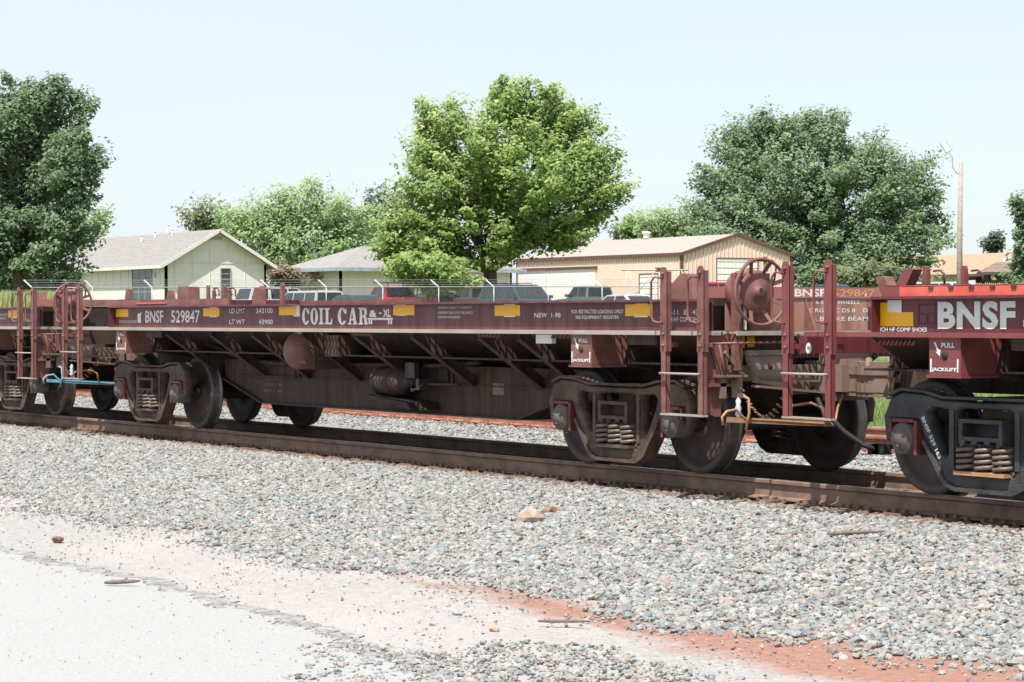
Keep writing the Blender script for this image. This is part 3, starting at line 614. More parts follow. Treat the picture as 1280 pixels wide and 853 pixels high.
    b = MB(); b.box(7.03, 7.075, -1.47, 1.47, 1.587, 1.685); b.build('end_chord', mat('sunlit_dusty_chord', (.33,.135,.12), .65, var=.15, scale=4), P, bevel=.006)  # chord colour holds dust and the sunlight falling on it
    b = MB(); b.box(7.05, 7.12, -1.485, -1.36, 1.30, 1.556); b.box(7.05, 7.12, 1.36, 1.485, 1.30, 1.556); b.build('corner_post', lm, P); b = MB(); b.box(6.96,6.98,-1.36,-1.05,1.30,1.586); b.box(6.96,6.98,1.05,1.36,1.30,1.586); b.build('dark_opening_plate', DARKU, P)  # dark plates added behind the corner openings to stand for shade
    b = MB()
    for y in (-.3, -1.02): b.prism([(7.066,1.585),(7.066,1.30),(7.22,1.30)], 'xz', y, y+.012)
    b.build('end_gusset', lm, P)
    ch = [o for o in bpy.data.objects if o.parent == P and o.name.startswith('end_chord')][-1]
    text('BNSF', (-.42, -.06, 1.60, 1.67), 7.0765, WHT, ch, '+x', bold=.03); text('529847', (.02, .52, 1.60, 1.67), 7.0765, GOLD, ch, '+x', bold=.02)
    for i, (l, a, c) in enumerate((('36 INCH WHEELS', -.20, .34), ('FORGED C D5 8    D5', -.28, .48), ('BRAKE BEAM', -.12, .45))):
        text(l, (a, c, 1.535-.075*i, 1.572-.075*i), 7.0665, WHT, es, '+x', bold=.01)
    ladder(P, 6.64, 7.17, -1, lm, .57, 1.86, True, lm); ladder(P, 6.64, 7.17, 1, lm, .57, 1.86, True, lm)
    # corner brace plate right of the ladder
    b = MB(); b.prism([(-1.50,1.26),(-1.50,.62),(-1.36,.56),(-1.30,.56),(-1.22,1.0),(-1.20,1.26)], 'yz', 7.13, 7.142); b.bar((7.15,-1.42,1.2), (7.15,-1.24,.72), .02, .03); b.box(7.13,7.2,-1.46,-1.22,.82,.85); b.build('corner_brace', lm, P)
    b = MB(); b.tube([(7.2,-1.42,1.19),(7.32,-1.42,1.195),(7.32,-.62,1.20),(7.2,-.62,1.19)], .011, 6); b.tube([(7.2,-1.36,1.19),(7.2,-1.27,.85)], .009, 6); b.build('handrail', lm, P)
    b = MB(); b.box(7.16,7.22,-1.20,-1.12,.96,1.80); po = b.build('brake_post', lm, P, bevel=.006)
    b = MB(); b.box(7.225,7.232,-1.11,-1.085,1.31,1.53); b.build('chain_guard', WHTN, po)
    b = MB(); b.tube([(7.2,-1.14,1.70),(7.24,-1.12,1.86),(7.24,-1.06,1.91),(7.24,-.80,1.91),(7.24,-.76,1.86),(7.2,-.76,1.70)], .010, 6); b.build('grab_iron', lm, po)
    b = MB(); b.lathe((7.06,-1.0,1.63), (1,0,0), [(0,.20),(.10,.21),(.16,.17),(.19,.08),(.20,0)], 20); b.box(7.1,7.2,-1.12,-.80,1.50,1.80); b.box(7.1,7.2,-1.0,-.80,1.30,1.5); hs = b.build('brake_housing', lm, P, bevel=.02)
    b = MB(); R_ = .285; c0 = (7.33,-1.0,1.635)
    b.tube([(c0[0], c0[1]+R_*math.cos(2*PI*i/36), c0[2]+R_*math.sin(2*PI*i/36)) for i in range(37)], .015, 8, cap=False)
    b.lathe(c0, (1,0,0), [(-.085,.0),(-.085,.15),(-.075,.185),(-.062,.19),(-.055,.175),(-.035,.12),(-.03,.05),(0,.045),(0,0)], 24)
    for i in range(8):
        a = 2*PI*(i+.5)/8; ca, sa = math.cos(a), math.sin(a)
        b.bar((c0[0]-.08, c0[1]+.14*ca, c0[2]+.14*sa), (c0[0], c0[1]+R_*ca, c0[2]+R_*sa), .035, .012, up=(1,0,0))
    bw = b.build('brake_wheel', lm, P)
    b = MB(); b.tube([(7.15,c0[1],c0[2]),(7.33,c0[1],c0[2])], .022, 8); b.box(7.31,7.34,-1.02,-.98,1.60,1.67); b.build('wheel_hub', UNDER, bw)
    b = MB(); pts = [(7.2,-1.05,1.30),(7.22,-1.0,1.0),(7.2,-.95,.72)]
    for i in range(13):
        t = i/12; x, y, z = 7.2, -1.12+.5*t, .80-.25*math.sin(PI*t*.95); b.tube([(x, y-.018, z+.012),(x, y+.018, z-.012)], .011, 5)
        b.tube([(x-.015, y+.015, z-.005),(x+.015, y+.025, z-.02)], .009, 5)
    b.tube([(7.2,-1.12,.82),(7.2,-1.12,1.3)], .012, 6); b.build('brake_chain', ORANGE, P)
    b = MB(); b.prism([(-1.04,1.12),(-.66,1.13),(-.68,.80),(-.94,.85)], 'yz', 7.13, 7.24); b.box(7.13,7.26,-1.06,-.64,1.09,1.13); bx = b.build('operating_box', mat('dusty_grey_steel', (.24,.185,.16), .7, var=.2, scale=7, c2=(.32,.24,.2), mix=.5), P, bevel=.012)
    b = MB(); b.lathe((7.241,-.83,.99), (1,0,0), [(0,.028),(.003,.028),(.003,0)], 12); b.build('box_hole', REDP, bx)
    b = MB(); b.box(7.12,7.22,-1.38,-1.06,.90,.92); b.box(7.12,7.20,-1.34,-1.28,.72,.9); b.box(7.12,7.20,-1.16,-1.10,.72,.9); b.bar((7.2,-1.3,1.12), (7.2,-1.1,.92), .03, .03); b.box(7.10,7.14,-1.3,-.2,.86,1.0); b.bar((7.25,-1.0,.82), (7.25,-.1,.74), .12, .02); b.bar((7.25,-.95,.9), (7.25,-.3,.86), .02, .03); b.box(7.14,7.2,-.56,-.36,.74,1.0); b.build('lever_bracket', COUP, P)
    if not new:
        b = MB(); b.box(7.121,7.125,-1.19,-1.02,1.15,1.255); b.box(7.121,7.125,-.99,-.91,1.16,1.25); b.build('yellow_plate', YEL, P)
    # uncoupling lever
    b = MB(); xx = 7.36
    b.tube([(xx,-1.44,.50),(xx,-1.45,.57),(xx,-1.40,.615),(xx,-1.30,.63),(xx,-1.25,.58),(xx,-1.2,.545),(xx,-.2,.47),(xx-.05,-.12,.62),(xx,-.1,.74)], .012, 7)
    b.bar((xx,-1.4,.545), (xx,-.2,.475), .012, .045); b.tube([(xx,-1.22,.74),(xx+.03,-1.19,.72),(xx+.03,-1.18,.60),(xx+.02,-1.21,.45)], .013, 7)
    b.build('uncoupling_lever', BLUE if style == 'left' else ORANGE, P)
    b = MB(); b.lathe((7.34,-1.26,.56) if style != 'left' else (7.34,-1.02,.60), (0,0,1), [(0,0),(0,.018),(.03,.028),(.05,.018),(.08,.03),(.11,.018),(.14,.026),(.16,.012),(.17,0)], 10); b.build('hose_coupling', BOTTLE, P)
    # --- A end (x < 0)
    ladder(P, -7.13, -6.60, -1, lm, .60, 1.875, True, lm); ladder(P, -7.13, -6.60, 1, lm, .60, 1.875, True, lm)
    b = MB(); b.box(xa-.02, xa-.005, -1.18, 1.18, 1.30, 1.585); b.box(xa-.03, xa+.015, -1.33, 1.33, 1.587, 1.665); b.build('end_sheet', pm, P)
    b = MB()
    for s in (-1, 1):
        b.box(xa-.22, xa, *sorted((s*1.05, s*1.40)), 1.30, 1.31); b.prism([(xa-.24,1.30),(xa-.02,1.30),(xa-.02,1.556),(xa-.08,1.556)], 'xz', *sorted((s*1.20, s*1.214)))
    b.build('end_brace', TAN, P)
    b = MB(); xx = -7.37
    b.tube([(xx,-1.44,.70),(xx,-1.43,.55),(xx,-1.36,.52),(xx,-1.30,.55),(xx,-1.2,.545),(xx,-.2,.50)] if False else [(xx,-.1,.74),(xx,.15,.56),(xx,1.2,.56),(xx,1.35,.62),(xx,1.42,.5)], .011, 7); b.tube([(xx+.0,-1.30,.64),(xx-.02,-1.25,.68),(xx-.02,-1.05,.70),(xx,-.95,.66),(xx,-.9,.5)], .011, 7)
    b.build('uncoupling_lever', ORANGE, P)
    if new:
        b = MB(); b.lathe((-7.155,-.0,0), (0,-1,0), [(0,0)], 4) if False else None
        c = MB(); c.lathe((-7.125,-1.30,1.17), (-.0,-1,0), [(0,0)], 4) if False else None
        d = MB(); d.prism(ell(-7.0+.0, 1.165, .035, .045, n=20), 'xz', -1.4035, -1.4015); pl = d.build('round_placard', WHTN, P)
        text('B', (-7.012,-6.988,1.155,1.18), -1.4045, STEEL, pl, bold=.02)
        b = MB()
        for i in range(9): x = -6.12+i*.048; b.bar((x, -1.42, 1.20), (x+.03, -1.42, 1.235), .03, .014)
        b.build('grating_light_bars', lm, P)  # slanted bars added in place of sunlight through the walkway grating
    # --- coil stops and posts standing on the inner rails
    def stop(x0, x1, z1, t0, t1, ys=(-1.19,-1.15), m=lm, name='coil_stop'):
        c = MB(); c.prism([(x0,1.577),(x1,1.577),(t1,z1-.01),(t1-.01,z1),(t0+.01,z1),(t0,z1-.01)], 'xz', *ys); return c.build(name, m, P, bevel=.006)
    def post(x, z1, w_=.045, hook=True):
        c = MB(); c.prism([(x-w_/2,1.577),(x+w_/2,1.577),(x+w_/2,z1-.03),(x+w_*.35,z1-.006),(x,z1),(x-w_*.35,z1-.006),(x-w_/2,z1-.03)], 'xz', -1.19, -1.15)
        o = c.build('stake_post', lm, P)
        if hook:
            h = MB(); h.tube([(x,-1.1,z1-.04),(x+.05,-1.08,z1-.035),(x+.09,-1.07,z1-.06),(x+.095,-1.07,z1-.14)], .009, 6); h.build('hook', STEEL, o)
    if style != 'right':
        stop(-5.86,-5.66,1.805,-5.81,-5.68); stop(-4.53,-4.28,1.77,-4.49,-4.37); stop(-4.20,-3.86,1.815,-4.18,-3.87, (-1.19,-1.03)); post(-3.32,1.825); post(-2.86,1.82)
        stop(-2.06,-1.78,1.775,-2.0,-1.80, (-1.2,-1.15)); post(-1.86,1.80); post(-1.32,1.825,.05,False)
        c = MB(); c.prism([(6.20,1.577),(6.62,1.577),(6.60,1.64),(6.53,1.80),(6.44,1.81),(6.34,1.74),(6.25,1.66)], 'xz', -1.2, -1.08); c.build('coil_stop', PINK, P, bevel=.02)
    else:
        c = MB(); c.prism([(-6.24,1.577),(-6.12,1.577),(-5.98,1.79),(-6.01,1.80),(-6.09,1.79)], 'xz', -1.2, -1.1); c.build('coil_stop', lm, P, bevel=.004)
        c = MB(); c.prism([(-6.62,1.577),(-6.48,1.577),(-6.6,1.745),(-6.66,1.75),(-6.70,1.74)], 'xz', -.95, -.85); c.build('coil_stop', PINK, P, bevel=.004)
        post(-5.86,1.815,.05); post(-5.44,1.81,.04)
    # --- lettering and reflectors
    Yt = -1.3975
    if style in ('main', 'left'):
        reflector(sill, 0, 0, 0, 0) if False else None
        f = 4.41; near = [o for o in bpy.data.objects if o.parent == P and o.name.startswith('side_sill')][0]
        reflector(near, -10.06+f, -9.66+f, 1.435, 1.535); reflector(near, -7.40+f, -6.95+f, 1.44, 1.54, bits=[(-7.22+f,-7.02+f,1.43,1.55)]); reflector(near, -5.38+f, -4.95+f, 1.45, 1.55, bits=[(-5.03+f,-4.87+f,1.435,1.558)])
        reflector(near, -2.75+f, -2.31+f, 1.445, 1.55, bits=[(-2.68+f,-2.48+f,1.44,1.556)]); reflector(near, -.75+f, -.29+f, 1.435, 1.54, bits=[(-.58+f,-.38+f,1.425,1.548)]); reflector(near, 1.46+f, 1.88+f, 1.43, 1.535, bits=[(1.6+f,1.8+f,1.42,1.541)])
        text('2 INCH HF COMP SHOES', (-9.96+f,-9.40+f,1.355,1.39), Yt, WHT, near, bold=.0)
        text('BNSF', (-9.12+f,-8.57+f,1.36,1.515), Yt, WHT, near, bold=.012); text('529847', (-8.33+f,-7.50+f,1.36,1.515), Yt, WHT, near, bold=.012)
        shape([[(-9.36+f,1.36),(-9.26+f,1.36),(-9.26+f,1.46),(-9.20+f,1.5),(-9.36+f,1.47)]], Yt, WHT, near, 'tag_plate')
        text('LD LMT', (-6.68+f,-6.26+f,1.475,1.53), Yt, WHT, near, bold=.012); text('242100', (-5.97+f,-5.54+f,1.475,1.53), Yt, WHT, near, bold=.012)
        text('LT WT', (-6.68+f,-6.26+f,1.345,1.40), Yt, WHT, near, bold=.012); text('43900', (-5.90+f,-5.54+f,1.345,1.40), Yt, WHT, near, bold=.012)
        slab('COIL', (-4.81+f,-4.10+f,1.345,1.528), Yt, WHT, near); slab('CAR', (-3.97+f,-3.30+f,1.345,1.528), Yt, WHT, near)
        text('&', (-3.27+f,-3.10+f,1.425,1.50), Yt, WHT, near, bold=.05); text('-', (-3.06+f,-3.0+f,1.46,1.475), Yt, WHT, near, bold=.04); text('XL', (-2.97+f,-2.80+f,1.425,1.51), Yt, WHT, near, bold=.04)
        a = -3.30+f; shape([[(a,1.395),(a+.54,1.395),(a+.54,1.417),(a,1.417)],[(a+.02,1.35),(a+.055,1.35),(a+.055,1.394),(a+.02,1.394)],[(a+.07,1.35),(a+.10,1.35),(a+.10,1.394),(a+.07,1.394)],[(a+.44,1.35),(a+.47,1.35),(a+.47,1.394),(a+.44,1.394)],[(a+.49,1.35),(a+.525,1.35),(a+.525,1.394),(a+.49,1.394)]], Yt, WHT, near, 'flat_car_emblem')
        text('OWNERSHIP SUBJECT TO A SECURITY', (-1.84+f,-1.17+f,1.505,1.53), Yt, WHT, near, bold=-.004); text('AGREEMENT FILED WITH THE SURFACE', (-1.84+f,-1.16+f,1.457,1.482), Yt, WHT, near, bold=-.004); text('TRANSPORTATION BOARD', (-1.84+f,-1.40+f,1.41,1.435), Yt, WHT, near, bold=-.004)
        text('NEW  1-98', (-.04+f,.41+f,1.418,1.462), Yt, WHT, near, bold=.01)
        text('FOR RESTRICTED LOADING ONLY', (.59+f,1.43+f,1.455,1.49), Yt, WHT, near, bold=.01); text('SEE EQUIPMENT REGISTER', (.66+f,1.36+f,1.40,1.435), Yt, WHT, near, bold=.01)
        text('52-11  IL  42-1', (2.05+f,2.62+f,1.44,1.485), Yt, WHT, near, bold=.01); text('2 INCH HF COMP SHOES', (1.98+f,2.64+f,1.38,1.42), Yt, WHT, near, bold=.01)
        b = MB(); b.box(-.07+f,.20+f,-1.36,-1.31,1.17,1.255); b.build('white_marker_box', mat('white_plastic', (.8,.8,.78), .5, var=.05), P)
        b = MB()
        for gx in (-3.62, -1.02, .28):
            for i in range(6): b.bar((gx+f+i*.07, -1.40, 1.225), (gx+f+i*.07+.03, -1.40, 1.255), .04, .014)
        b.build('grating_light_bars', lm, P)  # added bars standing for strips of sunlight let through the grating
    else:
        f = -11.03; near = [o for o in bpy.data.objects if o.parent == P and o.name.startswith('side_sill')][0]
        c = MB(); c.prism([(4.84+f,1.345),(5.27+f,1.345),(5.27+f,1.455),(5.10+f,1.455),(5.10+f,1.53),(4.84+f,1.53)], 'xz', -1.3985, -1.3965); rf = c.build('reflector', YEL, near)
        c = MB(); c.prism([(4.98+f,1.46),(5.14+f,1.45),(5.14+f,1.548),(4.98+f,1.548)], 'xz', -1.4005, -1.3987); c.build('torn_white_sheet', WHTN, rf)
        shape([[(5.32+f,1.36),(5.52+f,1.36),(5.52+f,1.52),(5.32+f,1.52)],[(5.335+f,1.45),(5.335+f,1.505),(5.505+f,1.505),(5.505+f,1.45)],[(5.335+f,1.375),(5.335+f,1.435),(5.41+f,1.435),(5.41+f,1.375)],[(5.43+f,1.375),(5.43+f,1.435),(5.505+f,1.435),(5.505+f,1.375)]], Yt, mat('dark_stencil', (.07,.012,.02), .5), near, 'stencil_frame')
        text('2 INCH HF COMP SHOES', (4.80+f,5.42+f,1.305,1.337), Yt, WHTN, near, bold=.01)
        text('BNSF', (5.54+f,6.36+f,1.325,1.535), Yt, WHTN, near, bold=.045, spacing=1.08); text('529163', (6.44+f,7.75+f,1.325,1.535), Yt, WHTN, near, bold=.045, spacing=1.08)
        text('COIL CAR', (9.2+f,10.8+f,1.335,1.53), Yt, WHTN, near, bold=.03)
        text('LD LMT', (11.6+f,12.1+f,1.47,1.53), Yt, WHTN, near, bold=.01); text('LT WT', (11.6+f,12.05+f,1.345,1.405), Yt, WHTN, near, bold=.01)
        for x in (8.2, 9.0, 11.1, 13.2, 15.2): reflector(near, x+f, x+.43+f, 1.435, 1.54)
    return P
car(-19.85, 'left', 'coil car at the far left with a blue uncoupling bar')
car(-4.41, 'main', 'whole maroon coil car numbered 529847 in the centre')
car(11.03, 'right', 'newer maroon coil car with black trucks at the right edge')
# ------------------------------------------------------------------ things lying on the ballast and dirt
def lump(name, loc, size, m, label, cat, seed, rz=0, flat=1):
    bm = bmesh.new(); bmesh.ops.create_icosphere(bm, subdivisions=2, radius=.5); rr = random.Random(seed)
    cuts = [Vector((rr.uniform(-1,1), rr.uniform(-1,1), rr.uniform(-1,1))).normalized() for _ in range(9)]
    for v in bm.verts:
        for c in cuts:
            dd = v.co.dot(c)
            if dd > .32: v.co -= c*(dd-.32)
        v.co += Vector((rr.uniform(-1,1), rr.uniform(-1,1), rr.uniform(-1,1)))*.015
        v.co = Vector((v.co.x*size[0], v.co.y*size[1], v.co.z*size[2]))
    me = bpy.data.meshes.new(name); bm.to_mesh(me); bm.free(); me.materials.append(m)
    o = link(name, me, None, (loc[0], loc[1], gpt(loc)+size[2]*.30*flat)); o.rotation_euler = (0, 0, rz); return tag(o, label, cat)
lump('rock', (2.36,-3.02), (.26,.22,.20), mat('tan_sandstone', (.40,.32,.25), .9, var=.15, scale=12, bump=.3), 'pale tan square rock lying on the grey ballast', 'rock', 5, .5)
lump('wood_chunk', (2.05,-2.62), (.17,.09,.10), mat('rotten_wood', (.22,.13,.085), .9, var=.4, scale=25, bump=.6), 'small brown rotten chunk beside the pale tan rock', 'wood', 8, .9)
lump('clod', (.38,-6.41), (.14,.10,.09), mat('brown_clod', (.20,.12,.085), .9, var=.3, scale=25, bump=.5), 'dark brown clod on the pale dirt at the left', 'clod', 11)
lump('grey_stone', (6.3,-6.15), (.085,.07,.05), mat('grey_stone', (.30,.31,.31), .85, var=.2, scale=25), 'loose grey stone on the pale dirt below the red soil', 'stone', 15)
lump('pink_stone', (7.05,-6.35), (.075,.06,.06), mat('pink_stone', (.45,.27,.22), .85, var=.2, scale=25), 'loose pinkish stone on the pale dirt near the gravel', 'stone', 17)
def stick(x, y, ang, L, r, label):
    b = MB(); n = 7; z = gpt((x, y))+.045; dx, dy = math.cos(ang), math.sin(ang)
    b.tube([(x+dx*L*(i/(n-1)-.5)-dy*.004*math.sin(i*2.1), y+dy*L*(i/(n-1)-.5)+dx*.004*math.sin(i*2.1), z-.012+.02*i/n) for i in range(n)], [r*.6, r, r*1.1, r, r, r*.8, r*.4], 6)
    b.tube([(x, y, z), (x-dy*L*.12+dx*L*.1, y+dx*L*.12+dy*L*.1, z+.02)], [r*.6, r*.3], 5)
    tag(b.build('stick', mat('weathered_stick', (.17,.12,.11), .9, var=.3, scale=30)), label, 'stick')
stick(5.44,-2.13,.95,.42,.014,'broken weathered stick lying on the ballast at the right')
stick(3.65,-7.25,.8,.26,.016,'short purplish brown stick at the crumbling road edge')
stick(-4.0,-3.0,1.55,.22,.006,'thin reddish twig standing proud of the ballast slope')
stick(7.2,-5.95,.55,.34,.011,'dark twig lying at the lower edge of the red soil')
def blades(name, x, y, n, h, rad, m, label, cat, kind='stuff', base=None):
    V = []; F = []
    for i in range(n):
        a = random.uniform(0, 2*PI); r = rad*math.sqrt(random.random()); px, py = x+r*math.cos(a), y+r*math.sin(a); pz = base if base is not None else gpt((px, py))
        hh = h*random.uniform(.4, 1); t = random.uniform(0, 2*PI); ln = hh*random.uniform(.1, .6); w_ = h*.05; k = len(V)
        sx, sy = -math.sin(t)*w_, math.cos(t)*w_
        V += [(px-sx, py-sy, pz), (px+sx, py+sy, pz), (px+math.cos(t)*ln*.4+sx*.7, py+math.sin(t)*ln*.4+sy*.7, pz+hh*.6), (px+math.cos(t)*ln*.4-sx*.7, py+math.sin(t)*ln*.4-sy*.7, pz+hh*.6), (px+math.cos(t)*ln, py+math.sin(t)*ln, pz+hh)]
        F += [(k, k+1, k+2, k+3), (k+3, k+2, k+4)]
    me = bpy.data.meshes.new(name); me.from_pydata(V, [], F); me.materials.append(m); o = link(name, me); return tag(o, label, cat, None, kind)
WEED = mat('weed_green', (.10,.17,.045), .8, var=.35, scale=18)
blades('weed_tuft', 5.3, -5.12, 30, .055, .13, WEED, 'small green weed tuft at the top of the red soil', 'weed', None)
# ------------------------------------------------------------------ vegetation
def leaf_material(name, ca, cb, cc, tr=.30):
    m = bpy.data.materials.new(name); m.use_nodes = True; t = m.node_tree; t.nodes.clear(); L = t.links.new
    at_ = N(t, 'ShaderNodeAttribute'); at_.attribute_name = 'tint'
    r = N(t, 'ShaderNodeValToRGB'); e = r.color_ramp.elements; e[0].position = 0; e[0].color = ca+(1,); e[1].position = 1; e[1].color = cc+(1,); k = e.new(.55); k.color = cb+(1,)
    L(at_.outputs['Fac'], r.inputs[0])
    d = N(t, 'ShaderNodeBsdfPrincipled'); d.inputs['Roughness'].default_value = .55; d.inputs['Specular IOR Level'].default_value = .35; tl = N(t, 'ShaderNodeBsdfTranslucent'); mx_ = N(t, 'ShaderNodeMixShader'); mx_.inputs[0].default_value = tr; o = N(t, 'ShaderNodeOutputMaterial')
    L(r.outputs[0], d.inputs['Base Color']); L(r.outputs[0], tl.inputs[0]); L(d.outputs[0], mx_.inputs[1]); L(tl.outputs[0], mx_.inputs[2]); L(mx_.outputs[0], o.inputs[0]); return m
BARK = mat('tree_bark', (.12,.095,.075), .9, var=.35, scale=6, bump=.6, bscale=14)
RV = np.array(_r); FW = np.array((_d.x, _d.y, 0)); FW /= np.linalg.norm(FW)
def foliage(name, parent, cl, rad, outw, per, size, m, tint0=.0, tipy=.0, stretch=(1,1,1), droop=0., kind='stuff'):
    """cl: clump centres (n,3); rad: clump radii; leaf-sized faces through each clump"""
    n = len(cl)*per; c = np.repeat(cl, per, 0); rr = np.repeat(rad, per)
    v = RNG.normal(0, 1, (n, 3)); ln = np.linalg.norm(v, axis=1, keepdims=True); v = v/ln*(RNG.uniform(.25, 1.0, (n, 1))**.6)
    out_ = np.repeat(outw, per, 0); off = v*rr[:,None]*np.array(stretch)*np.array([1.05,1.05,.62]); al = (off*out_).sum(1, keepdims=True); off = off+out_*al*.9; p = c+off; p[:,2] -= droop*RNG.random(n)*rr
    nrm = v*.5+RNG.normal(0, .55, (n, 3))+np.array([.2, -.35, 1.0]); nrm /= np.linalg.norm(nrm, axis=1, keepdims=True)
    t = np.cross(nrm, RNG.normal(0, 1, (n, 3))); t /= np.linalg.norm(t, axis=1, keepdims=True); b = np.cross(nrm, t)
    s = size*RNG.uniform(.6, 1.3, n)[:,None]
    V = np.stack([p-t*s*.5, p-b*s*.30+nrm*s*.08, p+t*s*.6, p+b*s*.30+nrm*s*.08], 1).reshape(-1, 3)
    me = bpy.data.meshes.new(name); me.vertices.add(4*n); me.vertices.foreach_set('co', V.astype('f').ravel()); me.loops.add(4*n); me.loops.foreach_set('vertex_index', np.arange(4*n, dtype='i'))
    me.polygons.add(n); me.polygons.foreach_set('loop_start', np.arange(0, 4*n, 4, dtype='i')); me.polygons.foreach_set('loop_total', np.full(n, 4, 'i')); me.update(calc_edges=True)
    cb = np.repeat(RNG.uniform(0, .35, len(cl)), per)
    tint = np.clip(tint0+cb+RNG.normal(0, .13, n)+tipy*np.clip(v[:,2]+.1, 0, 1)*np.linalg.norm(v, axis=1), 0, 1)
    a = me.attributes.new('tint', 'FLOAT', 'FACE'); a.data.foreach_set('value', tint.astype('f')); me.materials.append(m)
    return link(name, me, parent, kind=kind)
def tree(name, label, px, dep, lobes, leaf, m, nclump, per, cr, trunk_r=.3, fork=.28, base_z=None, group=None, tint0=.05, tipy=.3, cat='tree', branches=True, droop=0., stretch=(1,1,1)):
    """lobes: (photo x, photo y, half width px, half height px, depth offset m); placed as ellipsoids at real distance"""
    b3 = at(px, 398, dep); g = gpt(b3) if base_z is None else base_z; base = np.array([b3.x, b3.y, g])
    e = empty(name, base.tolist(), label, cat, group); k = dep/FOC; L = []
    for lx, ly, rx, ry, dd in lobes:
        rx *= .91; ry *= .91
        c = np.array(at(lx, ly, dep+dd))-base; kk = (dep+dd)/FOC; L.append((c, rx*kk, ry*kk, (rx*.5+ry*.5)*kk))
    SPR = []; vol = np.array([q[1]*q[2] for q in L]); w_ = vol/vol.sum(); cl = []
    for (c, rx, ry, rd), ww in zip(L, w_):
        # each lobe is itself a handful of boughs of uneven reach, so the outline is ragged
        nb = 9; bd = RNG.normal(0, 1, (nb, 3)); bd /= np.linalg.norm(bd, axis=1, keepdims=True); bd[:,2] = np.abs(bd[:,2])*.9-.25*(RNG.random(nb) < .4); reach = RNG.uniform(.72, 1.12, nb)
        n = max(5, int(nclump*.95*ww)); v = RNG.normal(0, 1, (n, 3)); v /= np.linalg.norm(v, axis=1, keepdims=True)
        sim = v@bd.T; best = sim.max(1); bi = sim.argmax(1); ok = (best > .42)|(RNG.random(n) < .22); v, best, bi = v[ok], best[ok], bi[ok]; n = len(v)
        v = v*(RNG.uniform(.30, 1, (n, 1))**.5)*(reach[bi]*(.72+.34*best))[:,None]
        cl.append(c+v[:,:1]*RV*rx+v[:,1:2]*FW*rd+v[:,2:3]*np.array([0, 0, ry]))
        ns = max(2, int(n*.16)); v2 = RNG.normal(0, 1, (ns, 3)); v2[:,2] += .25; v2 /= np.linalg.norm(v2, axis=1, keepdims=True); v2 *= RNG.uniform(.95, 1.28, (ns, 1)); SPR.append(c+v2[:,:1]*RV*rx+v2[:,1:2]*FW*rd+v2[:,2:3]*np.array([0, 0, ry]))
    nmain = sum(len(k_) for k_ in cl); cl = np.concatenate(cl+SPR); rad = cr*RNG.uniform(.45, 1.15, len(cl)); rad[nmain:] *= .62; hole = np.sin(cl[:,0]*1.3+px)*np.sin(cl[:,1]*1.5+2)*np.sin(cl[:,2]*1.7+1); keep = (hole < .22)|(RNG.random(len(cl)) < .25); cl = cl[keep]; rad = rad[keep]; outw = cl-np.mean([q[0] for q in L], 0)*np.array([1,1,.55]); outw /= np.linalg.norm(outw, axis=1, keepdims=True)+1e-6; outw[:,2] += .25
    tops = [q[0] for q in L]; cx_ = np.mean(tops, 0); H = max(q[0][2]+q[2] for q in L); zf = H*fork
    b = MB(); b.tube([(0,0,-.3),(0,0,.2),(.05,.03,zf*.6),(cx_[0]*.1,cx_[1]*.1,zf)], [trunk_r*1.5, trunk_r*1.1, trunk_r*.9, trunk_r*.8], 10); tr = b.build('trunk', BARK, e)
    if branches:
        b = MB(); st = np.array((cx_[0]*.1, cx_[1]*.1, zf*.95)); order = RNG.permutation(len(cl))
        for c, *_ in L:
            mid = st*.5+c*.5+np.array([0, 0, H*.03]); b.tube([st.tolist(), mid.tolist(), c.tolist()], [trunk_r*.55, trunk_r*.35, trunk_r*.12], 6)
        for i in order[:140]:
            j = min(range(len(L)), key=lambda q: np.linalg.norm(L[q][0]-cl[i])); s0 = L[j][0]*.75+st*.25
            b.tube([s0.tolist(), (s0*.45+cl[i]*.55+np.array([0,0,-.2])).tolist(), cl[i].tolist()], [trunk_r*.16, trunk_r*.09, .015], 4)
        b.build('limb', BARK, e, kind='stuff')
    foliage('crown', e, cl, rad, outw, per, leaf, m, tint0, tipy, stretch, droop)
    return e
ELM = leaf_material('elm_leaves', (.11,.165,.09), (.20,.285,.155), (.33,.42,.25), .48)
MAPLE = leaf_material('maple_leaves', (.16,.26,.07), (.31,.42,.135), (.60,.62,.30), .5)
LIGHTG = leaf_material('light_green_leaves', (.27,.37,.17), (.39,.50,.26), (.52,.60,.36), .52)
OLIVE = leaf_material('olive_leaves', (.16,.20,.11), (.25,.29,.15), (.38,.39,.22), .45)
DPINE = leaf_material('conifer_needles', (.04,.065,.04), (.06,.095,.055), (.10,.14,.08), .2)
tree('elm_tree', 'big dark elm filling the left edge, left of the shingled house', 25, 112,
     [(5,155,62,60,0),(52,155,48,50,1),(84,215,40,58,-1),(40,230,70,70,1),(80,280,36,42,-1),(20,300,60,60,0),(60,325,52,38,-1),(-40,200,60,100,2),(-30,300,50,70,0),(100,135,12,20,0),(112,215,16,26,0),(66,118,28,20,0)], .21, ELM, 760, 120, .80, .45, tint0=.22, droop=.3, stretch=(1,1,.8))
tree('maple_tree', 'tall bright green maple with yellowish tips in the centre', 612, 124,
     [(650,130,55,30,0),(600,165,80,48,0),(690,160,60,45,1),(545,190,32,50,0),(560,240,75,60,-1),(650,225,85,75,-2),(720,215,52,55,1),(750,245,32,28,0),(520,290,48,48,0),(590,300,85,45,-1),(680,290,65,42,0),(500,320,26,25,0),(725,285,28,26,1),(548,160,12,22,0),(535,335,52,22,-2)], .24, MAPLE, 980, 100, .78, .42, fork=.22, tint0=.16, tipy=.6)
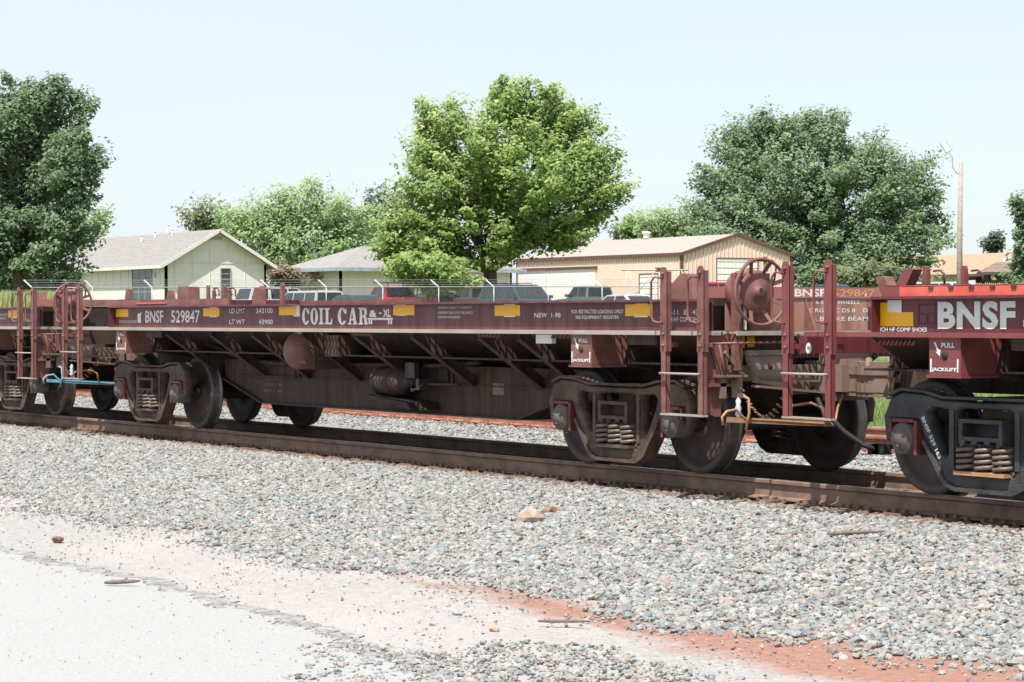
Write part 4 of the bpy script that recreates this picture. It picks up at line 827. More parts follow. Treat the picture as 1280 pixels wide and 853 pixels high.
tree('elm_tree', 'broad grey-green elm rising behind the tan metal building', 1020, 158,
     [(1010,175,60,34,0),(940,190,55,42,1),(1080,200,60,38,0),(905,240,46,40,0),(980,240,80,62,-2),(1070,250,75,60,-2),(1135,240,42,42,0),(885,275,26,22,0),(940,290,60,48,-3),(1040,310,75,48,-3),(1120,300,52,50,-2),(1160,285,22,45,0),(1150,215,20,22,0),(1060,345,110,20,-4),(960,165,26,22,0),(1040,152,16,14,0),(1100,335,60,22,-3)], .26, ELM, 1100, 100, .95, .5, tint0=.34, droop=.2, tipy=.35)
tree('cottonwood_tree', 'pale green airy tree just right of the shingled house', 375, 172,
     [(375,262,58,34,0),(330,290,42,38,0),(425,285,40,40,1),(380,320,70,40,0),(345,345,45,25,0),(430,325,35,32,0),(300,280,22,22,0)], .28, LIGHTG, 360, 90, 1.1, .3, tint0=.2)
tree('hackberry_tree', 'olive dull-green tree peeking over the shingled house roof', 262, 180, [(262,276,32,16,0),(280,290,30,20,0),(240,280,12,10,0)], .3, OLIVE, 70, 60, 1.2, .25, tint0=.15)
tree('hackberry_tree', 'small light bush-like tree at the right foot of the left elm', 115, 175, [(118,282,18,12,0),(95,290,20,14,0)], .3, LIGHTG, 40, 60, 1.0, .25, tint0=.2)
tree('cedar_tree', 'dark narrow cedar between the pale tree and the maple', 462, 182, [(470,262,14,22,0),(458,285,18,26,0),(475,300,20,30,0),(462,320,22,22,0)], .28, DPINE, 110, 70, .8, .2, tint0=.1)
tree('hackberry_tree', 'yellowish tree leaning out left of the maple', 488, 178, [(490,262,14,18,0),(482,290,22,24,0),(478,310,16,16,0)], .28, OLIVE, 80, 60, .9, .2, tint0=.4)
tree('oak_tree', 'distant bright green tree just above the metal roof', 842, 190, [(840,280,30,16,0),(870,285,25,18,0),(820,290,20,12,0)], .3, LIGHTG, 90, 60, 1.1, .25, tint0=.05)
tree('oak_tree', 'distant green tree left of the others above the metal roof', 795, 195, [(800,288,24,15,0),(785,294,18,10,0)], .3, MAPLE, 60, 60, 1.0, .25, tint0=.1, tipy=.2)
tree('cedar_tree', 'small spiky conifer poking over the metal roof', 771, 180, [(771,285,5,10,0),(768,292,9,8,0)], .2, DPINE, 26, 50, .5, .12)
tree('cedar_tree', 'small rounded conifer behind the orange-brown roof', 1245, 200, [(1245,303,12,8,0),(1240,308,12,7,0)], .25, DPINE, 40, 50, .6, .15, tint0=.3)
tree('pear_tree', 'leafy dark tree cut off by the right edge', 1292, 118, [(1285,270,20,16,0),(1300,300,28,34,0),(1290,335,24,26,0),(1272,262,8,8,0),(1283,350,18,12,0)], .26, ELM, 120, 80, .7, .25, tint0=.15)
tree('bush', 'round bright bush in front of the small siding building', 535, 114, [(530,340,48,24,0),(560,350,38,16,0)], .22, MAPLE, 130, 80, .55, .12, tint0=.2, tipy=.3, cat='bush')
tree('bush', 'pinkish flowering shrub beneath the pale airy tree', 352, 152, [(355,347,22,12,0),(385,350,14,10,0)], .22, leaf_material('crape_myrtle', (.10,.13,.06), (.30,.20,.14), (.55,.32,.25), .3), 60, 50, .6, .1, tint0=.1, cat='shrub')
tree('bush', 'low green bush below the broad elm beside the far cars', 1095, 138, [(1090,345,30,14,0),(1060,350,24,12,0)], .24, OLIVE, 70, 60, .6, .1, tint0=.1, cat='bush')
tree('bush', 'dark shrub growing under the big left elm', 20, 122, [(10,352,34,14,0),(50,350,30,14,0),(80,352,18,10,0)], .22, ELM, 130, 80, .6, .12, tint0=.1, cat='shrub')
# weeds at the far left and grass beyond the tracks
gm = mat('tall_yellow_grass', (.36,.37,.15), .9, var=.3, scale=.6, c2=(.22,.28,.10), mix=.6)
def field(name, n, px0, px1, d0, d1, h, m, label):
    px = RNG.uniform(px0, px1, n); dp = RNG.uniform(d0, d1, n); V = []; F = []
    for i in range(n):
        p = at(px[i], 398, dp[i]); z = gpt(p); hh = h*random.uniform(.45, 1); a = random.uniform(0, PI); k = len(V); w_ = .05*hh+.01; lx, ly = random.uniform(-.3,.3)*hh, random.uniform(-.3,.3)*hh
        V += [(p.x-math.cos(a)*w_, p.y-math.sin(a)*w_, z), (p.x+math.cos(a)*w_, p.y+math.sin(a)*w_, z), (p.x+lx, p.y+ly, z+hh)]; F.append((k, k+1, k+2))
    me = bpy.data.meshes.new(name); me.from_pydata(V, [], F); me.materials.append(m); o = link(name, me); return tag(o, label, 'grass', None, 'stuff')
field('tall_grass', 14000, -25, 70, 96, 108, 1.75, gm, 'tall yellow-green weeds behind the left coil car')
field('grass', 9000, 1085, 1300, 35, 70, .14, mat('bright_grass', (.15,.22,.075), .9, var=.3, scale=3), 'bright green grass past the empty rusty track')
# ------------------------------------------------------------------ buildings
def bcorner(px, dep):
    p = at(px, 398, dep); return Vector((p.x, p.y, gpt(p)))
SIDING = mat('cream_siding', (.71,.685,.655), .7, var=.05, scale=3); SHING = mat('grey_brown_shingles', (.245,.23,.22), .9, var=.18, scale=4, c2=(.28,.265,.25), mix=.5, bump=.4, bscale=9)
TRIM = mat('cream_trim', (.66,.63,.58), .6, var=.05); GLASS = mat('dark_window_glass', (.035,.045,.05), .12, var=.2, spec=.8, scale=2); WFR = mat('grey_window_frame', (.35,.36,.36), .5)
def board_wall(parent, p0, p1, z0, z1, m, pitch=.30, thick=.15, name='wall', rib=.035, ribw=.06, gable=None):
    """vertical board-and-batten or ribbed metal wall from p0 to p1 (local xy)"""
    b = MB(); p0, p1 = Vector(p0+(0,)), Vector(p1+(0,)); d = (p1-p0); L_ = d.length; d.normalize(); n = Vector((d.y, -d.x, 0))
    def top(t): return z1 if gable is None else z1+gable*(1-abs(2*t/L_-1))
    pts = [(0, z0), (L_, z0), (L_, top(L_))]+([(L_/2, z1+gable)] if gable else [])+[(0, top(0))]
    f = [p0+d*a+Vector((0,0,z)) for a, z in pts]; k = [q-n*thick for q in f]; q = len(f)
    b.add(f+k, [tuple(range(q)), tuple(range(2*q-1, q-1, -1))]+[(i, i+q, (i+1)%q+q, (i+1)%q) for i in range(q)])
    t = pitch/2
    while t < L_-ribw:
        c = p0+d*t+n*(rib/2); b.bar(c+Vector((0,0,z0)), c+Vector((0,0,top(t)-.06)), ribw, rib, up=d); t += pitch
    return b.build(name, m, parent)
def opening(parent, p, d, w_, z0, z1, m, fm, name='window', mull=1, mulh=1, slats=0):
    """window or door standing 3 cm proud of the wall; p = local xy of one jamb, d = direction along wall"""
    d = Vector(d+(0,)).normalized(); n = Vector((d.y, -d.x, 0)); p = Vector(p+(0,)); b = MB(); o3 = n*.05
    def rect(a0, a1, h0, h1, t0, t1):
        q = [p+d*a+n*t+Vector((0,0,h)) for t in (t0, t1) for a, h in ((a0,h0),(a1,h0),(a1,h1),(a0,h1))]
        b.add(q, [(0,1,2,3),(7,6,5,4),(0,4,5,1),(1,5,6,2),(2,6,7,3),(3,7,4,0)])
    rect(0, w_, z0, z1, .001, .045); pane = b.build('pane' if name == 'window' else 'door_panel', m); b = MB()
    rect(-.06, 0, z0-.06, z1+.06, .001, .075); rect(w_, w_+.06, z0-.06, z1+.06, .001, .075); rect(0, w_, z1, z1+.06, .001, .075); rect(0, w_, z0-.06, z0, .001, .075)
    for i in range(1, mull+1): a = w_*i/(mull+1); rect(a-.02, a+.02, z0, z1, .046, .06)
    for i in range(1, mulh+1): a = z0+(z1-z0)*i/(mulh+1); rect(0, w_, a-.02, a+.02, .046, .062)
    f = b.build(name, fm, parent); pane.parent = f
    if slats:
        b = MB()
        for i in range(slats): a = z0+(z1-z0)*(i+.5)/slats; rect(0, w_, a-.012, a+.012, .046, .056)
        b.build('panel_joint', fm, f, kind='stuff')
    return f
def gable_roof(parent, x0, x1, y0, y1, ze, rise, over, m, fm, name='roof', ribs=0, th=.10):
    """ridge along x; eaves at y0 and y1"""
    ym = (y0+y1)/2; sl = rise/((y1-y0)/2)
    for ya, yb in ((y0-over, ym), (y1+over, ym)):
        za = ze-sl*over; zb = ze+rise; b = MB(); X0, X1 = x0-over, x1+over
        b.add([(X0,ya,za),(X1,ya,za),(X1,yb,zb),(X0,yb,zb),(X0,ya,za+th),(X1,ya,za+th),(X1,yb,zb+th),(X0,yb,zb+th)], [(0,1,2,3),(4,7,6,5),(0,4,5,1),(1,5,6,2),(2,6,7,3),(3,7,4,0)])
        if ribs:
            x = X0+ribs/2
            while x < X1: b.bar((x, ya, za+th+.015), (x, yb, zb+th+.015), .05, .03); x += ribs
        else:                                    # courses of shingles: small steps
            for i in range(1, 16):
                t = i/16; b.bar((X0, ya+(yb-ya)*t, za+(zb-za)*t+th), (X1, ya+(yb-ya)*t, za+(zb-za)*t+th), .20, .016, up=(0,-(zb-za)*(1 if yb > ya else -1),abs(yb-ya)))
        r = b.build(name, m, parent)
        b = MB(); sg = -1 if ya < yb else 1
        b.bar((X0, ya+sg*.02, za+.02), (X1+.03, ya+sg*.02, za+.02), .04, .20)
        b.bar((X1+.02, ya, za+.03), (X1+.02, yb, zb+.03), .04, .20); b.build('fascia', fm, r)
# shingled house on the left
c0 = bcorner(207, 145); H = empty('house', c0, 'cream siding house with grey-brown shingled gable roof at left', 'house')
W_ = 6.9; LL = 17.0; ez = 4.86-c0.z
board_wall(H, (-LL,0), (0,0), 0, ez, SIDING, 1.2, rib=.02, ribw=.05); board_wall(H, (0,0), (0,W_), 0, ez, SIDING, 1.2, rib=.02, ribw=.05, gable=2.0)
board_wall(H, (0,W_), (-LL,W_), 0, ez, SIDING, 1.2, rib=.02); board_wall(H, (-LL,W_), (-LL,0), 0, ez, SIDING, 1.2, gable=2.0, rib=.02)
b = MB(); b.box(.0,.03,0,W_,ez-.03,ez+.02); b.build('trim_board', TRIM, H)
gable_roof(H, -LL, 0, 0, W_, ez, 2.0, .5, SHING, TRIM)
opening(H, (-4.9,0), (1,0), 2.9, .35, ez-.30, GLASS, WFR, mull=2, mulh=2); opening(H, (0,3.75), (0,1), .62, .6, ez-.35, GLASS, WFR, mull=0, mulh=5)
b = MB(); b.box(.001,.03,3.1,3.8,ez+1.45,ez+1.62); b.build('gable_vent', WFR, H)
for x, y, h in ((-9.0,2.4,.55),(-8.2,3.0,.4),(-6.6,3.2,.7),(-5.8,3.1,.45)):
    b = MB(); z = ez+2.0*y/3.45; b.tube([(x,y,z-.2),(x,y,z+h)], .06, 8); b.tube([(x,y,z+h),(x,y,z+h+.08)], .09, 8); b.build('vent_pipe', TRIM, H)
b = MB(); b.box(-1.6,-1.35,-.06,-.001,ez-.9,ez-.6); b.build('meter_box', WFR, H)
# tan metal building with maroon trim
c0 = bcorner(852, 145); H = empty('metal_building', c0, 'tan ribbed metal building with brown trim behind the train', 'building')
METAL = mat('tan_metal_siding', (.72,.565,.475), .5, var=.05, scale=2); MROOF = mat('pale_metal_roof', (.43,.375,.33), .45, var=.05, scale=2, c2=(.46,.42,.38), mix=.4); BTRIM = mat('brown_metal_trim', (.13,.065,.055), .5); WMET = mat('white_door_metal', (.80,.80,.79), .5, var=.03)
W_ = 8.7; LL = 18.6; ez = 5.35-c0.z
board_wall(H, (-LL,0), (0,0), 0, ez, METAL, .31, rib=.035, ribw=.07); board_wall(H, (0,0), (0,W_), 0, ez, METAL, .31, rib=.035, ribw=.07, gable=1.25)
board_wall(H, (0,W_), (-LL,W_), 0, ez, METAL, .6); board_wall(H, (-LL,W_), (-LL,0), 0, ez, METAL, .6, gable=1.25)
gable_roof(H, -LL, 0, 0, W_, ez, 1.25, .12, MROOF, BTRIM, ribs=.45, th=.05)
b = MB(); b.box(-.10,.05,-.05,.10,0,ez); b.build('corner_trim', BTRIM, H); b = MB(); b.box(-.05,.05,W_-.08,W_+.05,0,ez); b.build('corner_trim', BTRIM, H); b = MB(); b.box(-LL-.05,-LL+.08,-.05,.08,0,ez); b.build('corner_trim', BTRIM, H)
opening(H, (-LL+.3,0), (1,0), 3.3, .0, ez-.75, WMET, TRIM, 'sliding_door', mull=0, mulh=0, slats=0); opening(H, (-LL+3.75,0), (1,0), 5.6, .0, ez-.80, WMET, TRIM, 'sliding_door', mull=0, mulh=0)
b = MB(); b.box(-LL+.2,-LL+9.6,-.16,-.02,ez-.70,ez-.58); b.build('door_track', BTRIM, H)
opening(H, (-4.3,0), (1,0), 1.9, .0, 2.15, WMET, BTRIM, 'door', mull=0, mulh=0, slats=6)
opening(H, (0,2.7), (0,1), 3.2, .0, ez-.25, WMET, BTRIM, 'overhead_door', mull=0, mulh=0, slats=8)
b = MB(); b.box(.08,.16,6.35,6.6,ez-.5,ez-.1); b.build('wall_lamp', BTRIM, H)
b = MB(); b.lathe((-9.5,4.25,ez+1.3), (0,0,1), [(0,.2),(.3,.22),(.32,.3),(.42,.28),(.46,0)], 14); b.build('roof_vent', WMET, H)
# small siding building behind the maple
c0 = bcorner(640, 157); H = empty('outbuilding', c0, 'low cream hip-roofed building half hidden behind the maple', 'building', None, PI/2)
DSID = mat('grey_siding', (.44,.42,.36), .75, var=.08, scale=2)  # plain grey siding for the end wall
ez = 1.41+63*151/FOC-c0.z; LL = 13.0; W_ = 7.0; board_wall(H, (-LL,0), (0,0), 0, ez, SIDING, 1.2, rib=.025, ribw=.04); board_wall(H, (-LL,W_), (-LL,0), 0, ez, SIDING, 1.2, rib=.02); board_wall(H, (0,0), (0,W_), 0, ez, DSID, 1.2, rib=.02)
b = MB(); o_ = .7; r_ = 1.5; b.add([(-LL-o_,-o_,ez-.05),(o_,-o_,ez-.05),(o_,W_+o_,ez-.05),(-LL-o_,W_+o_,ez-.05),(-LL+W_/2,W_/2,ez+r_),(-W_/2,W_/2,ez+r_)], [(0,3,2,1),(0,1,5,4),(1,2,5),(2,3,4,5),(3,0,4)])
for i in range(1, 12):
    t = i/12; y_ = -o_+(W_/2+o_)*t; z_ = ez-.05+(r_+.05)*t; b.bar((-LL-o_+(o_+W_/2)*t, y_, z_), (o_-(o_+W_/2)*t, y_, z_), .2, .014, up=(0,-(r_+.05),W_/2+o_))
rf_ = b.build('roof', SHING, H); b = MB(); fm_ = mat('blue_grey_fascia', (.30,.36,.40), .6); b.box(-LL-o_,o_,-o_-.04,-o_-.001,ez-.22,ez+.0); b.box(-LL-o_-.04,-LL-o_-.001,-o_,W_+o_,ez-.22,ez); b.build('fascia', fm_, rf_)
# brown-roofed house at the right
c0 = bcorner(1290, 172); H = empty('house', c0, 'low house with wide orange-brown roof at far right', 'house')
OR = mat('orange_brown_shingles', (.38,.24,.165), .9, var=.12, scale=2, c2=(.41,.28,.20), mix=.5); DARKB = mat('dark_porch_wall', (.10,.075,.065), .8)
ez = 1.41+58*172/FOC-c0.z; LL = 26; W_ = 10; board_wall(H, (-LL,0), (-7.5,0), 0, ez, mat('white_siding', (.7,.69,.66), .7), 1.2, rib=.02); board_wall(H, (-7.5,1.6), (0,1.6), 0, ez, DARKB, 1.2, rib=.02); board_wall(H, (0,0), (0,W_), 0, ez, DARKB, 1.2, gable=1.4, rib=.02)
gable_roof(H, -LL, 0, 0, W_, ez, 1.5, .8, OR, DARKB)
c0 = bcorner(1285, 160); H = empty('shed', c0, 'small brown-roofed shed in front of the orange-brown house', 'shed'); board_wall(H, (-4.2,0), (0,0), 0, 2.5, DARKB, 1.0, rib=.02); board_wall(H, (0,0), (0,3), 0, 2.5, DARKB, 1.0, gable=.6, rib=.02); gable_roof(H, -4.2, 0, 0, 3, 2.5, .6, .35, mat('brown_shingles', (.27,.20,.16), .9), DARKB)
p = at(1259, 331, 165); e = empty('satellite_dish', p, 'grey satellite dish above the orange-brown roof', 'satellite dish'); b = MB(); b.lathe((0,0,.2), (.5,-.7,.5), [(-.06,0),(-.05,.15),(0,.38),(.012,.38),(-.035,.15),(-.045,0)], 20); b.build('dish', WFR, e); b = MB(); b.tube([(0,0,-1.0),(0,0,.15)], .04, 6); b.tube([(0,0,.0),(.3,-.42,.45)], .02, 5); b.build('mast', WFR, e)
# picket fence
c0 = bcorner(1205, 150); e = empty('picket_fence', c0, 'weathered grey picket fence at the far right', 'fence'); PK = mat('grey_picket', (.33,.31,.29), .85, var=.2, scale=5)
dirv = Vector((_r.x, _r.y, 0)).normalized(); pb = None
for i in range(60):
    q = dirv*(i*.125); zz = gpt((c0.x+q.x, c0.y+q.y))-c0.z
    if pb is None:
        b = MB(); b.box(-.045,.045,-.012,.012,0,1.55); b.add([(-.045,-.012,1.55),(.045,-.012,1.55),(0,-.012,1.63),(-.045,.012,1.55),(.045,.012,1.55),(0,.012,1.63)], [(0,1,2),(5,4,3),(1,4,5,2),(2,5,3,0)]); o = b.build('picket', PK, e); pb = o.data
    else: o = link('picket', pb, e)
    o.location = (q.x, q.y, zz+random.uniform(-.04,.04)); o.rotation_euler.z = math.atan2(dirv.y, dirv.x)
for h in (.4, 1.2): b = MB(); b.bar((0,0,h)-dirv.cross(Vector((0,0,1)))*0.0 if False else Vector((0,0,h)), dirv*7.4+Vector((0,0,h)), .04, .09); o = b.build('fence_rail', PK, e); o.location = (-.03*dirv.y*-1, -.03*dirv.x, 0)
# ------------------------------------------------------------------ chain-link fence with barbed-wire arms
GALV = mat('galvanised_steel', (.33,.34,.34), .45, metal=.3, var=.1); WIRE = mat('fence_wire', (.30,.31,.31), .5, metal=.2)
F0 = at(40, 398, 105); F0 = Vector((F0.x, F0.y, 0)); FD = Vector((0.30, .954, 0)).normalized()
e = empty('chain_link_fence', (F0.x, F0.y, gpt(F0)), 'chain-link fence topped with angled barbed-wire arms along the yard', 'fence'); F00 = Vector((F0.x, F0.y, gpt(F0)))
def fp(t): q = F0+FD*t; return Vector((q.x, q.y, gpt(q)))-F00
nn = Vector((FD.y, -FD.x, 0)); NP = 13; SPC = 2.66
for i in range(NP):
    q = fp(i*SPC); b = MB(); b.tube([q, q+Vector((0,0,1.83))], .026, 8); po = b.build('fence_post', GALV, e)
    b = MB(); b.bar(q+Vector((0,0,1.80)), q+Vector((0,0,2.14))-FD*.34+nn*(-.2), .045, .05); b.build('barbed_wire_arm', mat('white_arm', (.55,.56,.56), .5), po)
b = MB(); b.tube([fp(i*SPC)+Vector((0,0,1.80)) for i in range(NP)], .025, 6); b.build('top_rail', GALV, e)
for k in range(3):
    b = MB(); o3 = nn*(-.066*(k+1))-FD*.11*(k+1)+Vector((0,0,1.80+.11*(k+1))); b.tube([fp(i*SPC)+o3 for i in range(NP)], .007, 4); b.build('barbed_wire', WIRE, e)
b = MB(); T = (NP-1)*SPC; t = -1.8
while t < T:
    for sg in (1, -1):
        a0, a1 = max(t, 0), min(t+1.75, T)
        if a1 > a0:
            z0, z1 = ((a0-t), (a1-t)) if sg > 0 else (1.75-(a0-t), 1.75-(a1-t))
            b.bar(fp(a0)+Vector((0,0,.04+z0)), fp(a1)+Vector((0,0,.04+z1)), .004, .004)
    t += .11
b.build('chain_link_mesh', WIRE, e, kind='stuff')
# pipe frame in front of the metal building
c0 = bcorner(818, 118); e = empty('pipe_frame', c0, 'white pipe hoist frame standing before the tan metal building', 'pipe frame'); PW = mat('white_pipe', (.40,.39,.35), .5, var=.1)
hz = 1.41+60*118/FOC-c0.z; b = MB(); b.tube([dirv*-1.65+Vector((0,0,hz)), dirv*1.7+Vector((0,0,hz))], .045, 8); b.build('beam', PW, e)
for a, tx in ((-1.35,-1.85),(-1.25,-.75),(1.35,2.0),(1.25,.75)): b = MB(); b.tube([dirv*tx+nn*.5, dirv*a+Vector((0,0,hz))], .03, 6); b.build('leg', PW, e)
b = MB(); b.tube([dirv*-1.1+Vector((0,0,hz*.45)), dirv*.1+Vector((0,0,hz))], .03, 6); b.build('brace', PW, e); b = MB(); b.box(-.13,.13,-.1,.1,hz-.09,hz+.12); o = b.build('trolley', BTRIM, e); o.location = dirv*.2
# yard light on a wooden pole
pb_ = bcorner(1199.5, 120); e = empty('street_lamp', pb_, 'yard light on a slim brown wooden pole at right', 'street lamp'); hz = 1.41+194*120/FOC-pb_.z
b = MB(); b.tube([(0,0,-.2),(0,0,hz*.5),(.06,.03,hz)], [.17,.14,.11], 10); b.build('pole', mat('pale_wood_pole', (.34,.285,.245), .85, var=.25, scale=5, bump=.3), e)  # pale brown wood
up = Vector((0,0,1)); b = MB(); b.tube([up*(hz-.6), up*(hz-.55)-dirv*.15, up*(hz-.25)-dirv*.35, up*(hz+.25)-dirv*.38, up*(hz+.45)-dirv*.5], .035, 7); b.build('lamp_arm', WFR, e)
b = MB(); q = up*(hz+.5)-dirv*.5; b.bar(q-dirv*.0, q+up*.55-dirv*.36, .36, .14, up=tuple(-_d)); b.build('lamp_head', mat('lamp_grey', (.42,.44,.44), .5), e, bevel=.03); b = MB(); b.bar(q+up*.05-dirv*.09-Vector(_d)*.075, q+up*.48-dirv*.34-Vector(_d)*.075, .26, .02, up=tuple(-_d)); b.build('lens', mat('lens_grey', (.65,.68,.68), .2), e)
# ------------------------------------------------------------------ parked vehicles
TIRE = mat('tyre_rubber', (.025,.025,.025), .85); RIM = mat('alloy_rim', (.5,.5,.5), .35, metal=.7); TINT = mat('tinted_glass', (.02,.028,.036), .18, spec=.4, var=.1); LAMPR = mat('red_tail_lamp', (.5,.02,.02), .25); LAMPW = mat('head_lamp', (.75,.75,.75), .15); CHR = mat('black_trim', (.03,.03,.03), .4)
PROF = {  # lower body outline and greenhouse (x, z), front at +x, unit metres
 'sedan': dict(L=4.7, W=1.78, body=[(-2.32,.35),(-2.35,.60),(-2.30,.92),(-1.55,.97),(1.05,.95),(2.10,.80),(2.33,.60),(2.33,.35)], roof=[(-1.70,.95),(-1.10,1.38),(-.2,1.45),(.35,1.40),(1.15,.94)], pill=[-.35]),
 'suv': dict(L=5.5, W=2.0, body=[(-2.70,.42),(-2.72,.75),(-2.68,1.16),(1.05,1.14),(1.2,1.12),(2.45,1.04),(2.68,.80),(2.70,.42)], roof=[(-2.66,1.15),(-2.40,1.82),(-1.9,1.90),(.05,1.88),(.45,1.80),(1.15,1.13)], pill=[-1.35,-.25]),
 'van': dict(L=5.2, W=1.95, body=[(-2.55,.38),(-2.57,.75),(-2.55,1.08),(1.45,1.06),(2.25,.92),(2.52,.70),(2.52,.38)], roof=[(-2.54,1.07),(-2.42,1.84),(-2.0,1.90),(.7,1.88),(1.0,1.80),(1.85,1.02)], pill=[-1.2,.1]),
 'pickup': dict(L=5.5, W=1.95, body=[(-2.70,.50),(-2.72,.80),(-2.70,1.14),(-.62,1.14),(-.60,1.10),(1.25,1.08),(2.50,1.0),(2.70,.80),(2.70,.50)], roof=[(-.66,1.09),(-.52,1.70),(-.2,1.76),(.55,1.75),(.8,1.70),(1.3,1.07)], pill=[.25]),
}
def vehicle(kind, name, label, px, dep, rz, col, rack=None, group=None, dz=0):
    P_ = PROF[kind]; g = bcorner(px, dep); e = empty(name, (g.x, g.y, g.z+dz), label, {'sedan':'car','suv':'SUV','van':'van','pickup':'pickup truck'}[kind], 'vehicles parked in the fenced yard', rz)
    W2 = P_['W']/2; pm_ = mat('car_paint_'+name+str(round(px)), col, .28, var=.03, spec=.6); b = MB()
    arch = []
    for wx in (P_['L']*.31, -P_['L']*.30): arch.append([(wx+.42*math.cos(a*PI/8), .34+.42*math.sin(a*PI/8)) for a in range(9)])
    body = P_['body']; zb = body[0][1]
    low = [body[-1]]+[q for q in arch[0] if q[1] >= zb]+[q for q in arch[1] if q[1] >= zb]
    poly = body[:-1]+low; b.prism(poly, 'xz', -W2, W2)
    bo = b.build('body', pm_, e, bevel=.05, seg=2)
    def sec(in0, in1, z0, z1): pass
    rf = P_['roof']; zl = rf[0][1]; zt = max(q[1] for q in rf)
    def ins(z): return .04+.17*(z-zl)/(zt-zl)
    n = len(rf); b = MB(); V = [(x, -W2+ins(z), z) for x, z in rf]+[(x, W2-ins(z), z) for x, z in rf]
    b.add(V, [tuple(range(n)), tuple(range(2*n-1, n-1, -1))]+[(i, i+n, i+1+n, i+1) for i in range(n-1)]+[(n-1, 2*n-1, n, 0)]); cab = b.build('cabin', pm_, e, bevel=.03)
    # glass: side panes, windscreen and rear screen, set just proud
    zlo, zhi = zl+.07, zt-.11
    def xat(z, side):
        pts = rf[:n//2+1] if side < 0 else rf[n//2:][::-1] if False else (rf if side < 0 else rf[::-1])
        for p, q in zip(pts, pts[1:]):
            if p[1] <= z <= q[1]: return p[0]+(q[0]-p[0])*(z-p[1])/(q[1]-p[1])
        return pts[0][0]
    cuts = [None]+P_['pill']+[None]
    for s in (-1, 1):
        for i in range(len(cuts)-1):
            xa0 = xat(zlo, -1)+.12 if cuts[i] is None else cuts[i]+.05; xa1 = xat(zhi, -1)+.12 if cuts[i] is None else cuts[i]+.05
            xb0 = xat(zlo, 1)-.14 if cuts[i+1] is None else cuts[i+1]-.05; xb1 = xat(zhi, 1)-.12 if cuts[i+1] is None else cuts[i+1]-.05
            y0, y1 = s*(W2-ins(zlo)+.012), s*(W2-ins(zhi)+.012); b = MB()
            V = [(xa0,y0,zlo),(xb0,y0,zlo),(xb1,y1,zhi),(xa1,y1,zhi)]; V += [(x, y-s*.02, z) for x, y, z in V]
            b.add(V, [(0,1,2,3),(7,6,5,4),(0,4,5,1),(1,5,6,2),(2,6,7,3),(3,7,4,0)]); b.build('window', TINT, e)
    for side, nm in ((1, 'windscreen'), (-1, 'rear_window')):
        xa_, xb_ = xat(zlo, side), xat(zhi, side); b = MB(); y0, y1 = W2-ins(zlo)-.12, W2-ins(zhi)-.10
        V = [(xa_+side*.018,-y0,zlo),(xa_+side*.018,y0,zlo),(xb_+side*.018,y1,zhi),(xb_+side*.018,-y1,zhi)]; V += [(x-side*.03, y, z) for x, y, z in V]
        b.add(V, [(0,1,2,3),(7,6,5,4),(0,4,5,1),(1,5,6,2),(2,6,7,3),(3,7,4,0)]); b.build(nm, TINT, e)
    for wx in (P_['L']*.31, -P_['L']*.30):
        for s in (-1, 1):
            b = MB(); b.lathe((wx, s*(W2-.22), .34), (0, s, 0), [(0,.20),(0,.33),(.03,.345),(.18,.345),(.21,.32),(.21,.21)], 20); wq = b.build('wheel', TIRE, e); b = MB(); b.lathe((wx, s*(W2-.22), .34), (0, s, 0), [(.17,.21),(.18,.08),(.20,.06),(.20,0)], 14); b.build('rim', RIM, wq)
    xe0, xe1 = body[1][0], body[-2][0]; zt_ = body[2][1]
    for s in (-1, 1):
        b = MB(); b.box(xe0-.03, xe0+.06, *sorted((s*(W2-.04), s*(W2-.24))), zt_-.32, zt_-.06); b.build('tail_lamp', LAMPR, e)
        b = MB(); b.box(xe1-.16, xe1-.01, *sorted((s*(W2-.06), s*(W2-.42))), .64, .78); b.build('headlight', LAMPW, e)
        b = MB(); xm = xat(zlo, 1)-.25; b.box(xm, xm+.16, *sorted((s*(W2-.02), s*(W2+.17))), zlo+.0, zlo+.15); b.build('mirror', pm_, e, bevel=.02)
    b = MB(); b.box(xe1-.02, xe1+.06, -W2+.1, W2-.1, .42, .58); b.box(xe0-.06, xe0+.02, -W2+.1, W2-.1, .42, .58); b.build('bumper', CHR, e, bevel=.02)
    if rack == 'ladder':
        b = MB(); 
        for y in (-.7, .7): b.tube([(-2.3,y,zt+.17),(.6,y,zt+.17)], .03, 6)
        for x in (-2.0,-1.1,-.2,.5): b.tube([(x,-.72,zt),(x,-.7,zt+.17),(x,.7,zt+.17),(x,.72,zt)], .025, 6)
        b.build('roof_rack', CHR, e)
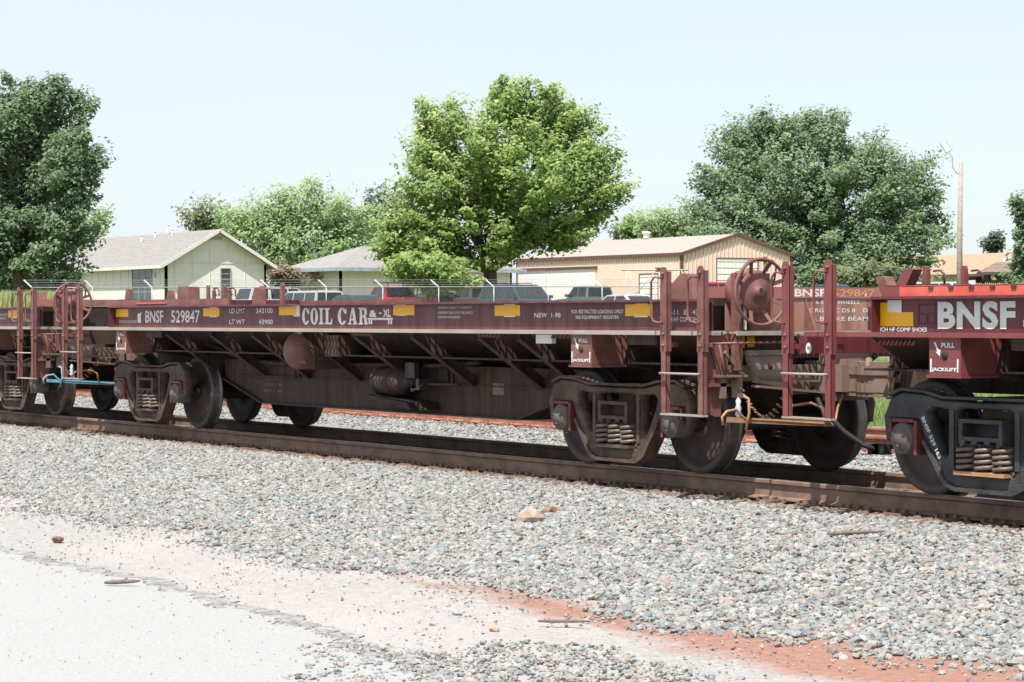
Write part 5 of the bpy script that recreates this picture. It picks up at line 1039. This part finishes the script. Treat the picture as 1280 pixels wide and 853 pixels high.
    if rack == 'rails':
        b = MB()
        for y in (-.72, .72): b.tube([(-2.2,y,zt),(-2.1,y,zt+.06),(-.3,y,zt+.06),(-.2,y,zt)], .022, 6)
        for x in (-1.8,-.7): b.tube([(x,-.72,zt+.055),(x,.72,zt+.055)], .018, 6)
        b.build('roof_rails', CHR, e)
    if rack == 'headache':
        b = MB()
        for y in (-.88, .88):
            b.tube([(-2.5,y,1.12),(-2.4,y,1.92),(-.75,y,1.92),(.7,y,1.92)], .035, 6); b.tube([(-.85,y,1.12),(-.85,y,1.92)], .03, 6)
        for x in (-2.4,-.85,.7): b.tube([(x,-.88,1.92),(x,.88,1.92)], .03, 6)
        b.build('ladder_rack', CHR, e)
    return e
WHITE = (.45,.45,.44)
vehicle('suv', 'parked_suv', 'white SUV at the left end of the parked row', 356, 131, PI*.5, WHITE, dz=-.25)
vehicle('van', 'parked_van', 'white van with black ladder rack on its roof', 385, 127, PI, WHITE, 'ladder', dz=-.38)
vehicle('sedan', 'parked_car', 'dark blue-black sedan in front of the red pickup', 450, 112, 0, (.03,.035,.045))
vehicle('pickup', 'parked_pickup', 'red pickup carrying a black pipe rack', 493, 124, PI, (.42,.015,.035), 'headache', dz=.08)
vehicle('sedan', 'parked_car', 'dark grey sedan between the red pickup and tan pickup', 552, 128, PI*.5, (.06,.065,.07))
vehicle('pickup', 'parked_pickup', 'faded pinkish tan pickup beside the dark navy SUV', 598, 127, PI, (.62,.47,.42))
vehicle('suv', 'parked_suv', 'long dark navy SUV with roof rails before the white doors', 653, 116, 0, (.035,.05,.075), 'rails')
vehicle('pickup', 'parked_pickup', 'pale teal pickup in front of the tan metal building', 742, 128, PI, (.45,.62,.58))
vehicle('sedan', 'parked_car', 'white car under the white pipe frame', 790, 113, 0, WHITE)
vehicle('van', 'parked_van', 'red van half hidden behind the brake wheel', 885, 131, PI*.5, (.55,.03,.04))
vehicle('pickup', 'parked_pickup', 'dark blue pickup below the broad elm at right', 1035, 131, 0, (.04,.07,.13))
vehicle('van', 'parked_van', 'white van beside the foot of the yard light pole', 1186, 131, 0, WHITE)
